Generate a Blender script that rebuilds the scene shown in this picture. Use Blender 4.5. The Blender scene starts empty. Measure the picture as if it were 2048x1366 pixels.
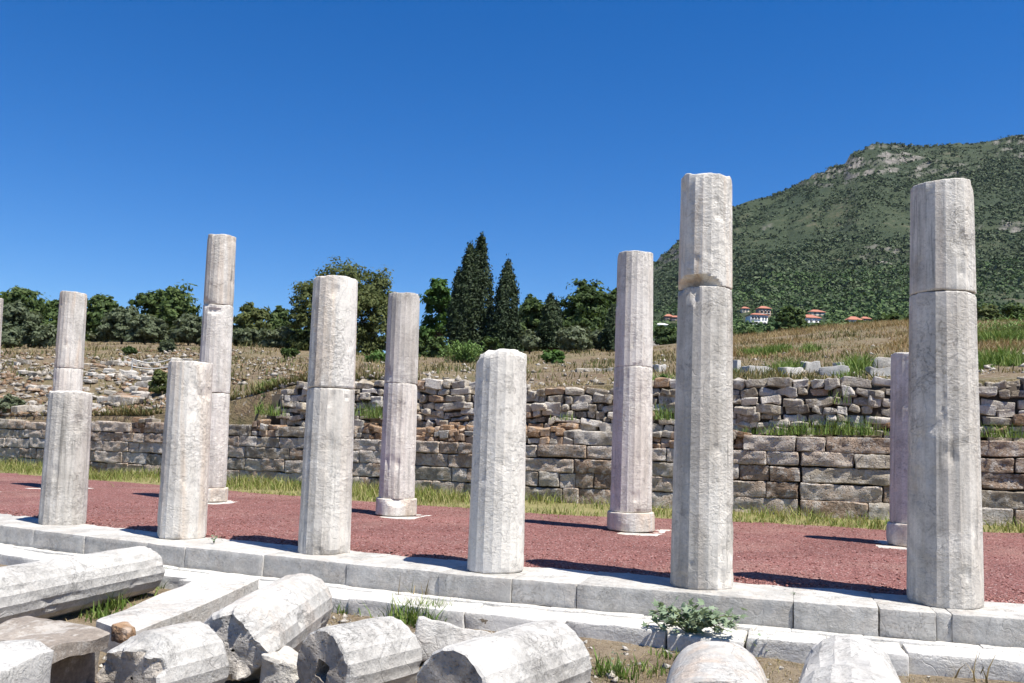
import bpy, math, random
import numpy as np
from mathutils import Matrix, Vector

S = bpy.context.scene
C = S.collection
R_ = math.radians
rng = np.random.default_rng(7)
random.seed(7)

# ------------------------------------------------------------------ camera
F, YAW, PITCH, ROLL, CX, CY, HC = 1766.65, -0.40381, 0.07375, 0.02805, 1024.0, 753.36, 1.225
_cy, _sy, _cp, _sp = math.cos(YAW), math.sin(YAW), math.cos(PITCH), math.sin(PITCH)
FW = np.array([_sy*_cp, _cy*_cp, _sp]); _r = np.array([_cy, -_sy, 0.]); _u = np.cross(_r, FW)
RT = math.cos(ROLL)*_r + math.sin(ROLL)*_u
UP = -math.sin(ROLL)*_r + math.cos(ROLL)*_u
cam = bpy.data.cameras.new('camera'); camo = bpy.data.objects.new('camera', cam); C.objects.link(camo)
cam.sensor_width = 36.0; cam.lens = F/2048*36.0
cam.shift_y = (CY-683)/2048
cam.clip_start = 0.1; cam.clip_end = 20000
camo.matrix_world = Matrix(((RT[0], UP[0], -FW[0], 0), (RT[1], UP[1], -FW[1], 0), (RT[2], UP[2], -FW[2], HC), (0, 0, 0, 1)))
S.camera = camo

# ------------------------------------------------------------------ sky, sun, exposure
SUN_EL, SUN_AZ = R_(64.5), math.atan2(-0.30, 0.954)
w = bpy.data.worlds.new('World'); S.world = w; w.use_nodes = True
nt = w.node_tree; nt.nodes.clear()
sky = nt.nodes.new('ShaderNodeTexSky'); sky.sky_type = 'NISHITA'; sky.sun_disc = False
sky.sun_elevation = SUN_EL; sky.sun_rotation = math.pi/2 - SUN_AZ
sky.altitude = 300; sky.air_density = 1.0; sky.dust_density = 0.1; sky.ozone_density = 6.0
bg = nt.nodes.new('ShaderNodeBackground'); bg.inputs['Strength'].default_value = 0.081
wo = nt.nodes.new('ShaderNodeOutputWorld')
hs = nt.nodes.new('ShaderNodeHueSaturation'); hs.inputs['Hue'].default_value = 0.509; hs.inputs['Saturation'].default_value = 1.34   # white balance of the sky
nt.links.new(sky.outputs[0], hs.inputs['Color']); nt.links.new(hs.outputs[0], bg.inputs[0]); nt.links.new(bg.outputs[0], wo.inputs[0])
sl = bpy.data.lights.new('sun', 'SUN'); slo = bpy.data.objects.new('sun', sl); C.objects.link(slo)
sl.energy = 5.0; sl.angle = R_(0.53); sl.color = (1.0, 0.96, 0.90)
_sd = Vector((math.cos(SUN_AZ)*math.cos(SUN_EL), math.sin(SUN_AZ)*math.cos(SUN_EL), math.sin(SUN_EL)))
slo.rotation_euler = (-_sd).to_track_quat('-Z', 'Y').to_euler()
S.view_settings.view_transform = 'Standard'; S.view_settings.look = 'None'
S.view_settings.exposure = 0.8; S.view_settings.gamma = 1.0; S.view_settings.use_curve_mapping = False
S.cycles.max_bounces = 6; S.cycles.transparent_max_bounces = 6

# ------------------------------------------------------------------ measuring helpers (survey points)
def ray(px, py): return FW + RT*(px-CX)/F - UP*(py-CY)/F
def atz(px, py, z):
    d = ray(px, py); t = (z-HC)/d[2]; return np.array([d[0]*t, d[1]*t, z])
def aty(px, py, Y):
    d = ray(px, py); t = Y/d[1]; return np.array([d[0]*t, Y, HC+d[2]*t])
def atD(px, py, D):
    d = ray(px, py); return np.array([0, 0, HC]) + d*D
FH = np.array([_sy, _cy]); RH = np.array([_cy, -_sy])
def hpos(px, D):
    px = np.asarray(px, float); D = np.asarray(D, float)
    return (FH[0]*D + RH[0]*D*(px-CX)/F, FH[1]*D + RH[1]*D*(px-CX)/F)
def pxD(x, y):
    D = x*FH[0]+y*FH[1]; return CX + F*(x*RH[0]+y*RH[1])/D, D
def yh(px): return 884.0 + (np.asarray(px, float)-1024)*0.0281
def zpix(px, y, D): return HC + D*(yh(px)-y)/F

# ------------------------------------------------------------------ noise
def _hash(i, j, k, s):
    n = (i*73856093) ^ (j*19349663) ^ (k*83492791) ^ (s*2654435761 & 0x7fffffff)
    n = (n ^ (n >> 13)) * 1274126177 & 0x7fffffff
    n = (n ^ (n >> 15)) * 668265263 & 0x7fffffff
    return ((n ^ (n >> 12)) & 0xfffff)/float(0xfffff)
def vnoise(P, s=0):
    P = np.atleast_2d(np.asarray(P, float)); I = np.floor(P).astype(np.int64); f = P-I; f = f*f*(3-2*f)
    i, j, k = I[..., 0], I[..., 1], I[..., 2]; a, b, c = f[..., 0], f[..., 1], f[..., 2]
    def h(x, y, z): return _hash(i+x, j+y, k+z, s)
    return 2*(((h(0,0,0)*(1-a)+h(1,0,0)*a)*(1-b)+(h(0,1,0)*(1-a)+h(1,1,0)*a)*b)*(1-c)
            + ((h(0,0,1)*(1-a)+h(1,0,1)*a)*(1-b)+(h(0,1,1)*(1-a)+h(1,1,1)*a)*b)*c)-1
def fbm(P, s=0, o=3):
    P = np.asarray(P, float); r = 0; a = 1.0; t = 0
    for q in range(o):
        r = r + a*vnoise(P*(2.03**q)+q*17.3, s+q); t += a; a *= 0.5
    return r/t

# ------------------------------------------------------------------ mesh helpers
def mesh_np(name, V, Fc, smooth=False, sharp=None):
    V = np.asarray(V, np.float32); Fc = np.asarray(Fc, np.int32); n, k = Fc.shape
    me = bpy.data.meshes.new(name)
    me.vertices.add(len(V)); me.vertices.foreach_set('co', V.ravel())
    me.loops.add(n*k); me.loops.foreach_set('vertex_index', Fc.ravel())
    me.polygons.add(n); me.polygons.foreach_set('loop_start', np.arange(0, n*k, k, dtype=np.int32))
    me.polygons.foreach_set('loop_total', np.full(n, k, np.int32))
    me.update(calc_edges=True)
    if smooth:
        me.polygons.foreach_set('use_smooth', np.ones(n, bool))
        if sharp: me.set_sharp_from_angle(angle=R_(sharp))
    me.validate()
    return me
def obj(name, me, mat=None, parent=None, loc=(0,0,0), rot=(0,0,0), scale=None, color=None):
    o = bpy.data.objects.new(name, me); C.objects.link(o)
    if mat and me and not me.materials: me.materials.append(mat)
    if parent: o.parent = parent
    o.location = tuple(float(v) for v in loc); o.rotation_euler = rot
    if scale is not None: o.scale = scale if hasattr(scale, '__len__') else (scale,)*3
    if color: o.color = color
    return o
def tag(o, label, cat, group=None):
    o['label'] = label; o['category'] = cat
    if group: o['group'] = group
    return o
def thing(name, label, cat, loc=(0,0,0), rotz=0, group=None):
    o = bpy.data.objects.new(name, None); C.objects.link(o); o.empty_display_size = 0.2
    o.location = tuple(float(v) for v in loc); o.rotation_euler = (0, 0, rotz)
    return tag(o, label, cat, group)
def kind(o, k): o['kind'] = k; return o
def stuff(o, label, cat): tag(o, label, cat); return kind(o, 'stuff')

_topo = {}
def box_topo(nx, ny, nz):
    if (nx, ny, nz) in _topo: return _topo[(nx, ny, nz)]
    P = []; Q = []
    def face(ax, val, n1, n2, a1, a2, flip):
        base = len(P)
        for i in range(n1+1):
            for j in range(n2+1):
                p = [0, 0, 0]; p[ax] = val; p[a1] = i; p[a2] = j; P.append(p)
        for i in range(n1):
            for j in range(n2):
                q = [base+i*(n2+1)+j, base+(i+1)*(n2+1)+j, base+(i+1)*(n2+1)+j+1, base+i*(n2+1)+j+1]
                Q.append(q[::-1] if flip else q)
    face(2, 0, nx, ny, 0, 1, True); face(2, nz, nx, ny, 0, 1, False)
    face(1, 0, nx, nz, 0, 2, False); face(1, ny, nx, nz, 0, 2, True)
    face(0, 0, ny, nz, 1, 2, True); face(0, nx, ny, nz, 1, 2, False)
    U, inv = np.unique(np.array(P), axis=0, return_inverse=True)
    r = (U, inv.ravel()[np.array(Q)]); _topo[(nx, ny, nz)] = r
    return r
def _axis(n, l, r):
    if n < 3: return np.linspace(-1, 1, n+1)
    e = min(0.45, r/l*2)
    return np.concatenate([[-1], np.linspace(-1+e, 1-e, n-1), [1]])
def stone_verts(size, seg=(5, 4, 4), rnd=0.02, amp=0.01, freq=4.0, seed=0, lump=0.0, lfreq=1.5):
    U, Q = box_topo(*seg); h = np.array(size)/2
    p = np.stack([_axis(seg[a], size[a], rnd)[U[:, a]]*h[a] for a in range(3)], 1)
    r = min(rnd, h.min()*0.9)
    inner = np.clip(p, -h+r, h-r); d = p-inner; L = np.linalg.norm(d, axis=1, keepdims=True)
    nrm = np.where(L > 1e-9, d/np.maximum(L, 1e-9), 0)
    p = inner + nrm*r
    n0 = np.where(L > 1e-9, nrm, p/np.maximum(np.linalg.norm(p, axis=1, keepdims=True), 1e-9))
    so = seed*13.7
    p = p + n0*(amp*fbm(p*freq+so, seed, 3))[:, None]
    if lump:
        p = p + lump*np.stack([fbm(p*lfreq+so+40*k, seed+k, 2) for k in range(3)], 1)
    return p, Q
def tube(path, rad, n=8):
    path = np.asarray(path, float); rad = np.broadcast_to(rad, (len(path),)); V = []; Q = []
    for i, p in enumerate(path):
        t = path[min(i+1, len(path)-1)]-path[max(i-1, 0)]; t = t/max(np.linalg.norm(t), 1e-9)
        a = np.cross(t, [0, 0, 1.0]) if abs(t[2]) < .95 else np.cross(t, [1.0, 0, 0]); a /= np.linalg.norm(a); b = np.cross(t, a)
        for k in range(n):
            th = 2*math.pi*k/n; V.append(p+rad[i]*(a*math.cos(th)+b*math.sin(th)))
    for i in range(len(path)-1):
        for k in range(n):
            Q.append((i*n+k, i*n+(k+1) % n, (i+1)*n+(k+1) % n, (i+1)*n+k))
    return np.array(V), np.array(Q)
def merge(parts):
    V = []; Q = []; o = 0
    for v, q in parts: V.append(v); Q.append(np.asarray(q)+o); o += len(v)
    return np.concatenate(V), np.concatenate(Q)

# ------------------------------------------------------------------ materials
class NB:
    def __init__(s, name):
        s.m = bpy.data.materials.new(name); s.m.use_nodes = True; s.t = s.m.node_tree; s.t.nodes.clear()
        s.out = s.n('ShaderNodeOutputMaterial'); s.b = s.n('ShaderNodeBsdfPrincipled')
        s.b.inputs['Roughness'].default_value = 0.85
        s.b.inputs['Specular IOR Level'].default_value = 0.25
        s.l(s.b.outputs[0], s.out.inputs[0])
    def n(s, t, **k):
        x = s.t.nodes.new(t)
        for a, v in k.items():
            if a in x.inputs: x.inputs[a].default_value = v
            else: setattr(x, a, v)
        return x
    def l(s, a, b): s.t.links.new(a, b)
    def noise(s, vec, scale, detail=4, rough=0.6, dist=0.0):
        x = s.n('ShaderNodeTexNoise'); x.inputs['Scale'].default_value = scale; x.inputs['Detail'].default_value = detail
        x.inputs['Roughness'].default_value = rough; x.inputs['Distortion'].default_value = dist
        if vec: s.l(vec, x.inputs['Vector'])
        return x.outputs['Fac']
    def voro(s, vec, scale, feature='F1', out='Distance', rnd=1.0):
        x = s.n('ShaderNodeTexVoronoi'); x.feature = feature; x.inputs['Scale'].default_value = scale
        x.inputs['Randomness'].default_value = rnd
        if vec: s.l(vec, x.inputs['Vector'])
        return x.outputs[out]
    def ramp(s, fac, stops):
        x = s.n('ShaderNodeValToRGB'); e = x.color_ramp.elements
        while len(e) < len(stops): e.new(0.5)
        for i, (p, c) in enumerate(stops):
            e[i].position = p; e[i].color = (c, c, c, 1) if not hasattr(c, '__len__') else (*c, 1)
        s.l(fac, x.inputs[0]); return x.outputs[0]
    def mix(s, fac, a, b, mode='MIX'):
        x = s.n('ShaderNodeMix'); x.data_type = 'RGBA'; x.blend_type = mode
        for sock, v in ((x.inputs[0], fac), (x.inputs[6], a), (x.inputs[7], b)):
            if hasattr(v, 'links') or hasattr(v, 'is_linked'): s.l(v, sock)
            else: sock.default_value = v if not hasattr(v, '__len__') else (*v, 1)[:4]
        return x.outputs[2]
    def math(s, op, a, b=0.0, c=None):
        x = s.n('ShaderNodeMath'); x.operation = op
        for i, v in enumerate((a, b) if c is None else (a, b, c)):
            if hasattr(v, 'is_linked'): s.l(v, x.inputs[i])
            else: x.inputs[i].default_value = v
        return x.outputs[0]
    def coord(s, scale=None, rnd=True, space='Object'):
        tc = s.n('ShaderNodeTexCoord'); v = tc.outputs[space]
        if rnd:
            oi = s.n('ShaderNodeObjectInfo'); m = s.math('MULTIPLY', oi.outputs['Random'], 37.0)
            a = s.n('ShaderNodeVectorMath'); a.operation = 'ADD'; s.l(v, a.inputs[0]); s.l(m, a.inputs[1]); v = a.outputs[0]; s.oi = oi
        if scale:
            m = s.n('ShaderNodeMapping'); m.inputs['Scale'].default_value = scale; s.l(v, m.inputs[0]); v = m.outputs[0]
        return v
    def scaled(s, v, scale):
        m = s.n('ShaderNodeMapping'); m.inputs['Scale'].default_value = scale; s.l(v, m.inputs[0]); return m.outputs[0]
    def bump(s, h, dist, strength=1.0, prev=None):
        x = s.n('ShaderNodeBump'); x.inputs['Distance'].default_value = dist; x.inputs['Strength'].default_value = strength
        s.l(h, x.inputs['Height'])
        if prev: s.l(prev, x.inputs['Normal'])
        s.l(x.outputs[0], s.b.inputs['Normal']); return x.outputs[0]
    def col(s, c):
        if hasattr(c, 'is_linked'): s.l(c, s.b.inputs['Base Color'])
        else: s.b.inputs['Base Color'].default_value = (*c, 1)
        return s.m

def mat_marble(name, light=(.66,.65,.62), grey=(.40,.405,.40), warm=(.62,.47,.33), streak=True, veins=.42):
    """weathered marble; object colour R = warm staining, G = how grey, B = rain streaks"""
    b = NB(name); v = b.coord()
    oc = b.n('ShaderNodeSeparateColor'); b.l(b.oi.outputs['Color'], oc.inputs[0])
    vs = b.scaled(v, (3.0, 3.0, 0.22 if streak else 2.4))
    big = b.noise(v, 1.7, 6, .66, .8)
    st = b.noise(vs, 3.0, 5, .65)
    g = b.math('ADD', b.math('MULTIPLY', big, .55), b.math('MULTIPLY', st, .45))
    g = b.math('ADD', g, b.math('MULTIPLY', b.math('SUBTRACT', oc.outputs[1], .5), .42))
    c = b.mix(b.ramp(g, [(.40, 0), (.60, 1)]), light, grey)
    wn = b.noise(vs, 1.6, 4, .6, .8)
    wf = b.math('MULTIPLY', b.ramp(wn, [(.45, 0), (.63, 1)]), oc.outputs[0])
    c = b.mix(wf, c, warm)
    # dark rain streaks
    rs_ = b.math('MULTIPLY', b.ramp(b.noise(b.scaled(v, (7, 7, .25)), 2.2, 5, .7), [(.54, 0), (.68, 1)]), b.ramp(b.noise(v, .9, 3), [(.42, 0), (.6, 1)]))
    c = b.mix(b.math('MULTIPLY', rs_, oc.outputs[2]), c, (.15, .145, .13))
    # fine mottling
    fine = b.noise(v, 42, 4, .75)
    c = b.mix(.45, c, b.ramp(fine, [(.3, .55), (.55, 1.0)]), 'MULTIPLY')
    # wandering cracks: zero line of a distorted noise, only in patches
    patch = b.ramp(b.noise(v, 1.5, 3), [(.50, 0), (.62, 1)])
    wv = b.math('ABSOLUTE', b.math('SUBTRACT', b.noise(v, 6.5, 7, .7, .7), .5))
    cr = b.math('MULTIPLY', b.ramp(wv, [(.0, 1), (.009, 0)]), patch)
    # long thin creeper traces
    cv = b.math('ABSOLUTE', b.math('SUBTRACT', b.noise(b.scaled(v, (1.3, 1.3, .8)), 1.6, 3, .5, .4), .5))
    cp = b.math('MULTIPLY', b.ramp(cv, [(.0, 1), (.003, 0)]), .5)
    crk = b.math('MAXIMUM', cr, cp)
    c = b.mix(b.math('MULTIPLY', crk, veins), c, (.13, .125, .115))
    # lichen specks and pits
    lk = b.math('MULTIPLY', b.ramp(b.noise(v, 26, 4, .8), [(.56, 0), (.64, 1)]), b.ramp(b.noise(v, 2.6, 3), [(.46, 0), (.6, 1)]))
    c = b.mix(b.math('MULTIPLY', lk, .4), c, (.17, .165, .15))
    n1 = b.bump(b.noise(v, 34, 6, .75), .007, .8)
    n2 = b.bump(b.math('SUBTRACT', 1.0, crk), .006, .8, n1)
    pt = b.math('MULTIPLY', b.ramp(b.noise(b.scaled(v, (1, 1, 1.5)), 15, 5, .75, .6), [(.42, 0), (.7, 1)]), b.ramp(b.noise(v, 1.9, 3), [(.40, 0), (.58, 1)]))
    b.bump(pt, .012, .7, n2)
    return b.col(c)
M = {}
M['marble'] = mat_marble('marble', light=(.72,.68,.605), grey=(.43,.40,.35))
M['kerb'] = mat_marble('kerb_marble', light=(.60,.58,.53), grey=(.41,.395,.36), streak=False, veins=.22)
M['fallen'] = mat_marble('fallen_marble', light=(.54,.52,.475), grey=(.35,.335,.305), warm=(.52,.42,.33), streak=False)

def mat_rough(name, stops, scale=3.0, bscale=14, bd=.03, lichen=.5, pit=True, dark=.6):
    b = NB(name); v = b.coord()
    n = b.noise(v, scale, 5, .65)
    n = b.math('ADD', n, b.math('MULTIPLY', b.math('SUBTRACT', b.oi.outputs['Random'], .5), .50))
    c = b.ramp(n, stops)
    c = b.mix(.6, c, b.ramp(b.noise(v, 30, 3, .7), [(.3, .45), (.62, 1.0)]), 'MULTIPLY')
    lk = b.ramp(b.noise(v, 6.5, 5, .75), [(.50, 0), (.60, 1)])
    c = b.mix(b.math('MULTIPLY', lk, lichen), c, (.60, .575, .52))
    dk = b.ramp(b.noise(v, 4.0, 4, .7, .5), [(.58, 0), (.68, 1)])
    c = b.mix(b.math('MULTIPLY', dk, dark), c, (.085, .075, .065))
    n1 = b.bump(b.noise(v, bscale, 5, .75), bd, .9)
    if pit: b.bump(b.ramp(b.voro(v, bscale*1.6), [(.0, 0), (.35, 1)]), bd*.5, .7, n1)
    return b.col(c)
M['ashlar'] = mat_rough('pitted_limestone', [(.20, (.27,.185,.125)), (.40, (.46,.345,.25)), (.58, (.60,.49,.385)), (.8, (.70,.635,.55))], bd=.09, lichen=.6, dark=.45)
M['rubble'] = mat_rough('rubble_limestone', [(.22, (.22,.18,.13)), (.45, (.37,.315,.235)), (.65, (.50,.44,.355)), (.85, (.63,.58,.51))], scale=2.0, lichen=.5)
M['brown'] = mat_rough('brown_rubble', [(.25, (.20,.12,.065)), (.5, (.33,.205,.115)), (.75, (.42,.30,.20))], scale=2.0, lichen=.3)
M['white_rubble'] = mat_rough('white_rubble', [(.2, (.25,.215,.165)), (.45, (.40,.355,.295)), (.7, (.55,.515,.455))], scale=2.0, lichen=.4)
M['broken'] = mat_rough('broken_marble', [(.25, (.36,.31,.25)), (.5, (.50,.445,.375)), (.75, (.60,.56,.50))], scale=2.5, bscale=24, bd=.03, lichen=.25)
M['brownblock'] = mat_rough('weathered_brown_block', [(.25, (.24,.20,.16)), (.5, (.33,.285,.235)), (.75, (.42,.375,.32))], scale=1.6, bscale=22, bd=.012, lichen=.35, pit=False)

def mat_ground(name, stops, scale=.6, fine=18, bd=.03, speck=None):
    b = NB(name); v = b.coord(rnd=False)
    n = b.math('ADD', b.math('MULTIPLY', b.noise(v, scale, 5, .65), .65), b.math('MULTIPLY', b.noise(v, fine, 4, .7), .35))
    c = b.ramp(n, stops)
    if speck:
        c = b.mix(b.ramp(b.noise(v, fine*2.2, 2, .6), [(.62, 0), (.68, 1)]), c, speck)
    b.bump(b.noise(v, fine, 5, .75), bd, .9)
    return b.col(c)
M['soil'] = mat_ground('dry_soil', [(.32, (.11,.08,.05)), (.44, (.20,.15,.095)), (.54, (.28,.22,.145)), (.62, (.17,.13,.08)), (.72, (.19,.18,.085))], 1.9, 30, .05, (.42,.37,.29))
M['terrace'] = mat_ground('dry_terrace', [(.32, (.07,.075,.026)), (.42, (.125,.105,.05)), (.49, (.19,.145,.08)), (.55, (.14,.098,.06)), (.61, (.215,.17,.095)), (.72, (.09,.10,.035))], .22, 3.0, .2, (.34,.30,.24))
M['strip'] = mat_ground('grass_soil', [(.3, (.14,.13,.05)), (.6, (.24,.21,.09))], .8, 16, .02)
M['far'] = mat_ground('far_ground', [(.3, (.14,.13,.07)), (.6, (.25,.21,.12))], .02, .3, .2)

def mat_gravel():
    b = NB('red_gravel'); v = b.coord(rnd=False)
    vc = b.n('ShaderNodeTexVoronoi'); vc.inputs['Scale'].default_value = 62; b.l(v, vc.inputs['Vector'])
    cv = b.n('ShaderNodeSeparateColor'); b.l(vc.outputs['Color'], cv.inputs[0])
    c = b.ramp(cv.outputs[0], [(0, (.12,.05,.044)), (.3, (.22,.092,.078)), (.7, (.295,.125,.105)), (.93, (.37,.18,.155)), (1.0, (.55,.43,.39))])
    c = b.mix(.5, c, b.ramp(b.noise(v, .7, 5, .65), [(.3, .45), (.5, .88), (.7, 1.2)]), 'MULTIPLY')
    c = b.mix(b.math('MULTIPLY', b.ramp(b.noise(v, .45, 5, .7, .5), [(.50, 0), (.66, 1)]), .42), c, (.40, .25, .20))
    n1 = b.bump(vc.outputs['Distance'], .022, 1.0)
    b.bump(b.noise(v, 9, 4, .7), .05, .6, n1)
    return b.col(c)
M['gravel'] = mat_gravel()
def mat_island(name, stops, rough=.7, trans=0.25, rnd_obj=.25):
    b = NB(name); g = b.n('ShaderNodeNewGeometry'); oi = b.n('ShaderNodeObjectInfo')
    f = b.math('ADD', b.math('MULTIPLY', g.outputs['Random Per Island'], 1-rnd_obj), b.math('MULTIPLY', oi.outputs['Random'], rnd_obj))
    c = b.ramp(f, stops); b.b.inputs['Roughness'].default_value = rough
    m = b.col(c)
    if trans:
        t = b.n('ShaderNodeBsdfTranslucent'); b.l(b.mix(.5, c, (1.0,.95,.45), 'MULTIPLY'), t.inputs[0])
        x = b.n('ShaderNodeMixShader'); x.inputs[0].default_value = trans
        b.l(b.b.outputs[0], x.inputs[1]); b.l(t.outputs[0], x.inputs[2]); b.l(x.outputs[0], b.out.inputs[0])
    return m
M['pebble'] = mat_island('red_pebbles', [(0, (.085,.036,.032)), (.4, (.21,.088,.074)), (.8, (.29,.13,.11)), (.96, (.40,.22,.19)), (1, (.58,.50,.46))], .9, 0)
M['oak'] = mat_island('oak_leaf', [(0, (.034,.06,.018)), (.5, (.075,.12,.034)), (1, (.14,.185,.058))], trans=.4)
M['olive'] = mat_island('olive_leaf', [(0, (.07,.095,.048)), (.5, (.135,.165,.09)), (1, (.22,.245,.155))], trans=.4)
M['pear'] = mat_island('yellow_green_leaf', [(0, (.05,.07,.02)), (.5, (.10,.125,.038)), (1, (.17,.185,.065))], trans=.4)
M['bright'] = mat_island('bright_leaf', [(0, (.04,.09,.018)), (.5, (.075,.15,.03)), (1, (.13,.21,.06))], trans=.4)
M['cypress'] = mat_island('cypress_leaf', [(0, (.014,.026,.011)), (.6, (.03,.05,.018)), (1, (.062,.08,.028))], trans=.08)
M['scrub'] = mat_island('hill_scrub', [(0, (.02,.038,.014)), (.5, (.045,.072,.026)), (1, (.09,.115,.05))], trans=.1, rnd_obj=0)
M['woodland'] = mat_island('foothill_leaf', [(0, (.022,.05,.012)), (.5, (.05,.092,.022)), (1, (.095,.14,.042))], trans=.1, rnd_obj=0)
M['cane'] = mat_island('cane_leaf', [(0, (.07,.13,.03)), (.5, (.14,.23,.06)), (1, (.26,.33,.14))])
M['fig'] = mat_island('fig_leaf', [(0, (.15,.20,.115)), (.5, (.22,.29,.18)), (1, (.30,.37,.25))], rnd_obj=.9)
M['grass'] = mat_island('grass_blade', [(0, (.10,.15,.025)), (.4, (.19,.23,.05)), (.7, (.30,.29,.10)), (1, (.40,.34,.17))], rnd_obj=0)
M['greengrass'] = mat_island('green_grass_blade', [(0, (.07,.13,.02)), (.5, (.13,.21,.04)), (1, (.25,.29,.09))], rnd_obj=0)
M['straw'] = mat_island('straw_blade', [(0, (.13,.11,.045)), (.35, (.23,.175,.085)), (.7, (.32,.25,.13)), (.9, (.40,.32,.18)), (1, (.15,.18,.06))], rnd_obj=0)
M['weed'] = mat_island('olive_weed', [(0, (.07,.085,.025)), (.4, (.12,.13,.04)), (.7, (.18,.145,.06)), (1, (.27,.20,.10))], rnd_obj=0)
M['rust'] = mat_island('rusty_weed', [(0, (.15,.10,.04)), (.35, (.25,.16,.07)), (.6, (.33,.235,.115)), (.85, (.38,.30,.16)), (1, (.17,.17,.06))], rnd_obj=0)
def mat_plain(name, c, rough=.8, var=.25, scale=4, bd=.0):
    b = NB(name); v = b.coord(); b.b.inputs['Roughness'].default_value = rough
    n = b.noise(v, scale, 4, .6); cc = b.mix(1.0, c, b.ramp(n, [(.25, 1-var), (.75, 1.0)]), 'MULTIPLY')
    if bd: b.bump(n, bd, .8)
    return b.col(cc)
M['bark'] = mat_plain('bark', (.11,.085,.06), .95, .6, 6, .03)
M['rope'] = mat_plain('rope', (.62,.60,.55), .9, .2, 20)
M['plaster'] = mat_plain('house_plaster', (.78,.76,.72), .9, .1, 1)
M['cream'] = mat_plain('cream_plaster', (.66,.56,.42), .9, .1, 1)
M['masonry'] = mat_plain('house_stone', (.36,.27,.21), .9, .3, 2)
M['rooftile'] = mat_plain('roof_tile', (.42,.175,.115), .85, .3, 3)
M['window'] = mat_plain('dark_window', (.05,.055,.065), .2, .1, 1)
M['earth'] = mat_plain('dark_earth', (.075,.06,.045), .95, .5, 5, .03)

def mat_mountain():
    b = NB('mountain_ground'); v = b.coord(rnd=False)
    n = b.noise(v, .012, 6, .65); f = b.noise(v, .10, 5, .7); k = b.math('ADD', b.math('MULTIPLY', n, .55), b.math('MULTIPLY', f, .45))
    c = b.ramp(k, [(.44, (.022,.036,.013)), (.56, (.038,.052,.020)), (.63, (.085,.08,.045)), (.72, (.19,.165,.12))])
    g = b.n('ShaderNodeNewGeometry'); sx = b.n('ShaderNodeSeparateXYZ'); b.l(g.outputs['True Normal'], sx.inputs[0])
    rk = b.ramp(sx.outputs[2], [(.48, 1), (.66, 0)])
    rc = b.ramp(b.noise(b.scaled(v, (.02, .02, .35)), 1.0, 5, .7), [(.3, (.09,.082,.07)), (.6, (.22,.20,.175))])
    c = b.mix(rk, c, rc)
    b.bump(b.noise(v, .25, 5, .75), 2.0, .9)
    return b.col(c)
M['mountain'] = mat_mountain()

# ------------------------------------------------------------------ ground sheets
def sheet(name, X, Y, Z, mat, k='structure', smooth=True):
    n, m = X.shape; V = np.stack([X.ravel(), Y.ravel(), Z.ravel()], 1)
    i = np.arange(n-1)[:, None]*m + np.arange(m-1)[None]; i = i.ravel()
    Q = np.stack([i, i+1, i+m+1, i+m], 1)
    # keep the normals up
    a, b_, c = V[Q[0, 0]], V[Q[0, 1]], V[Q[0, 3]]
    if np.cross(b_-a, c-a)[2] < 0: Q = Q[:, ::-1]
    o = obj(name, mesh_np(name, V, Q, smooth), mat); return kind(o, k)
_kx = np.array([-10.316, -6.026, -3.109, -0.919, 0.938]); _ky = np.array([7.843, 7.493, 7.407, 7.62, 7.79])
_kc = np.polyfit(_kx, _ky, 2)
def Yf(x):                                  # front edge of the upper step
    x = np.asarray(x, float); y = np.polyval(_kc, np.clip(x, -12.5, 2.5)); s = np.polyval(np.polyder(_kc), np.clip(x, -12.5, 2.5))
    return y + np.where((x < -12.5) | (x > 2.5), s*(x-np.clip(x, -12.5, 2.5)), 0)
KD = 0.86                                   # depth of the upper step
_wx = np.array([-34, -27, -19, -12, -6.5, -1.5, 2.2, 8]); _wy = np.array([19.9, 19.3, 18.4, 17.5, 17.0, 16.9, 17.3, 18.4])
def Yw(x): return np.interp(x, _wx, _wy)    # face of the retaining wall

th = np.linspace(0, 2*math.pi, 65); rr = np.array([0.0, 30, 200, 1200, 6000.])
sheet('ground', rr[:, None]*np.cos(th), rr[:, None]*np.sin(th), np.full((5, 65), -.75), M['far'])
def fgz(x, y): return -.375 + .035*fbm(np.stack([x*.9, y*.9, 0*x], -1), 3, 3) + .012*fbm(np.stack([x*5, y*5, 0*x], -1), 5, 2)
gx = np.linspace(-26, 11, 300); gy = np.concatenate([np.linspace(-25, 3.2, 20), np.linspace(3.4, 8.2, 70)])
GX, GY = np.meshgrid(gx, gy); sheet('ground_foreground', GX, GY, fgz(GX, GY), M['soil'])
# gravel floor
edge = [(-500,930),(0,948),(90,954),(240,966),(500,988),(740,1006),(1080,1031),(1540,1050),(1780,1064),(2048,1068),(2500,1080)]
ex, ey = np.array([atz(a, b_, 0.02)[:2] for a, b_ in edge]).T
def Yge(x): return np.interp(x, ex, ey)
gx = np.linspace(-32, 11, 480); t = np.linspace(0, 1, 90)
GX = np.repeat(gx[None], 90, 0); y0 = Yf(gx)+KD-.06; y1 = Yge(gx)+.25*fbm(np.stack([gx*1.5, 0*gx, 0*gx], -1), 9)+.3
GY = y0[None]+(y1-y0)[None]*t[:, None]
def grz(x, y): return .022 + .014*fbm(np.stack([x*1.3, y*1.3, 0*x], -1), 21, 2) + .006*fbm(np.stack([x*14, y*14, 0*x], -1), 23, 2)
sheet('gravel_floor', GX, GY, grz(GX, GY)-.03*np.exp(-((GY-y0)/.05)**2), M['gravel'])
t = np.linspace(0, 1, 30); y0 = Yge(gx)-.5; y1 = Yw(gx)+.3
GX = np.repeat(gx[None], 30, 0); GY = y0[None]+(y1-y0)[None]*t[:, None]
sheet('grass_verge', GX, GY, -.03+.07*t[:, None]+.02*fbm(np.stack([GX*2, GY*2, 0*GX], -1), 31), M['strip'])

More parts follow.
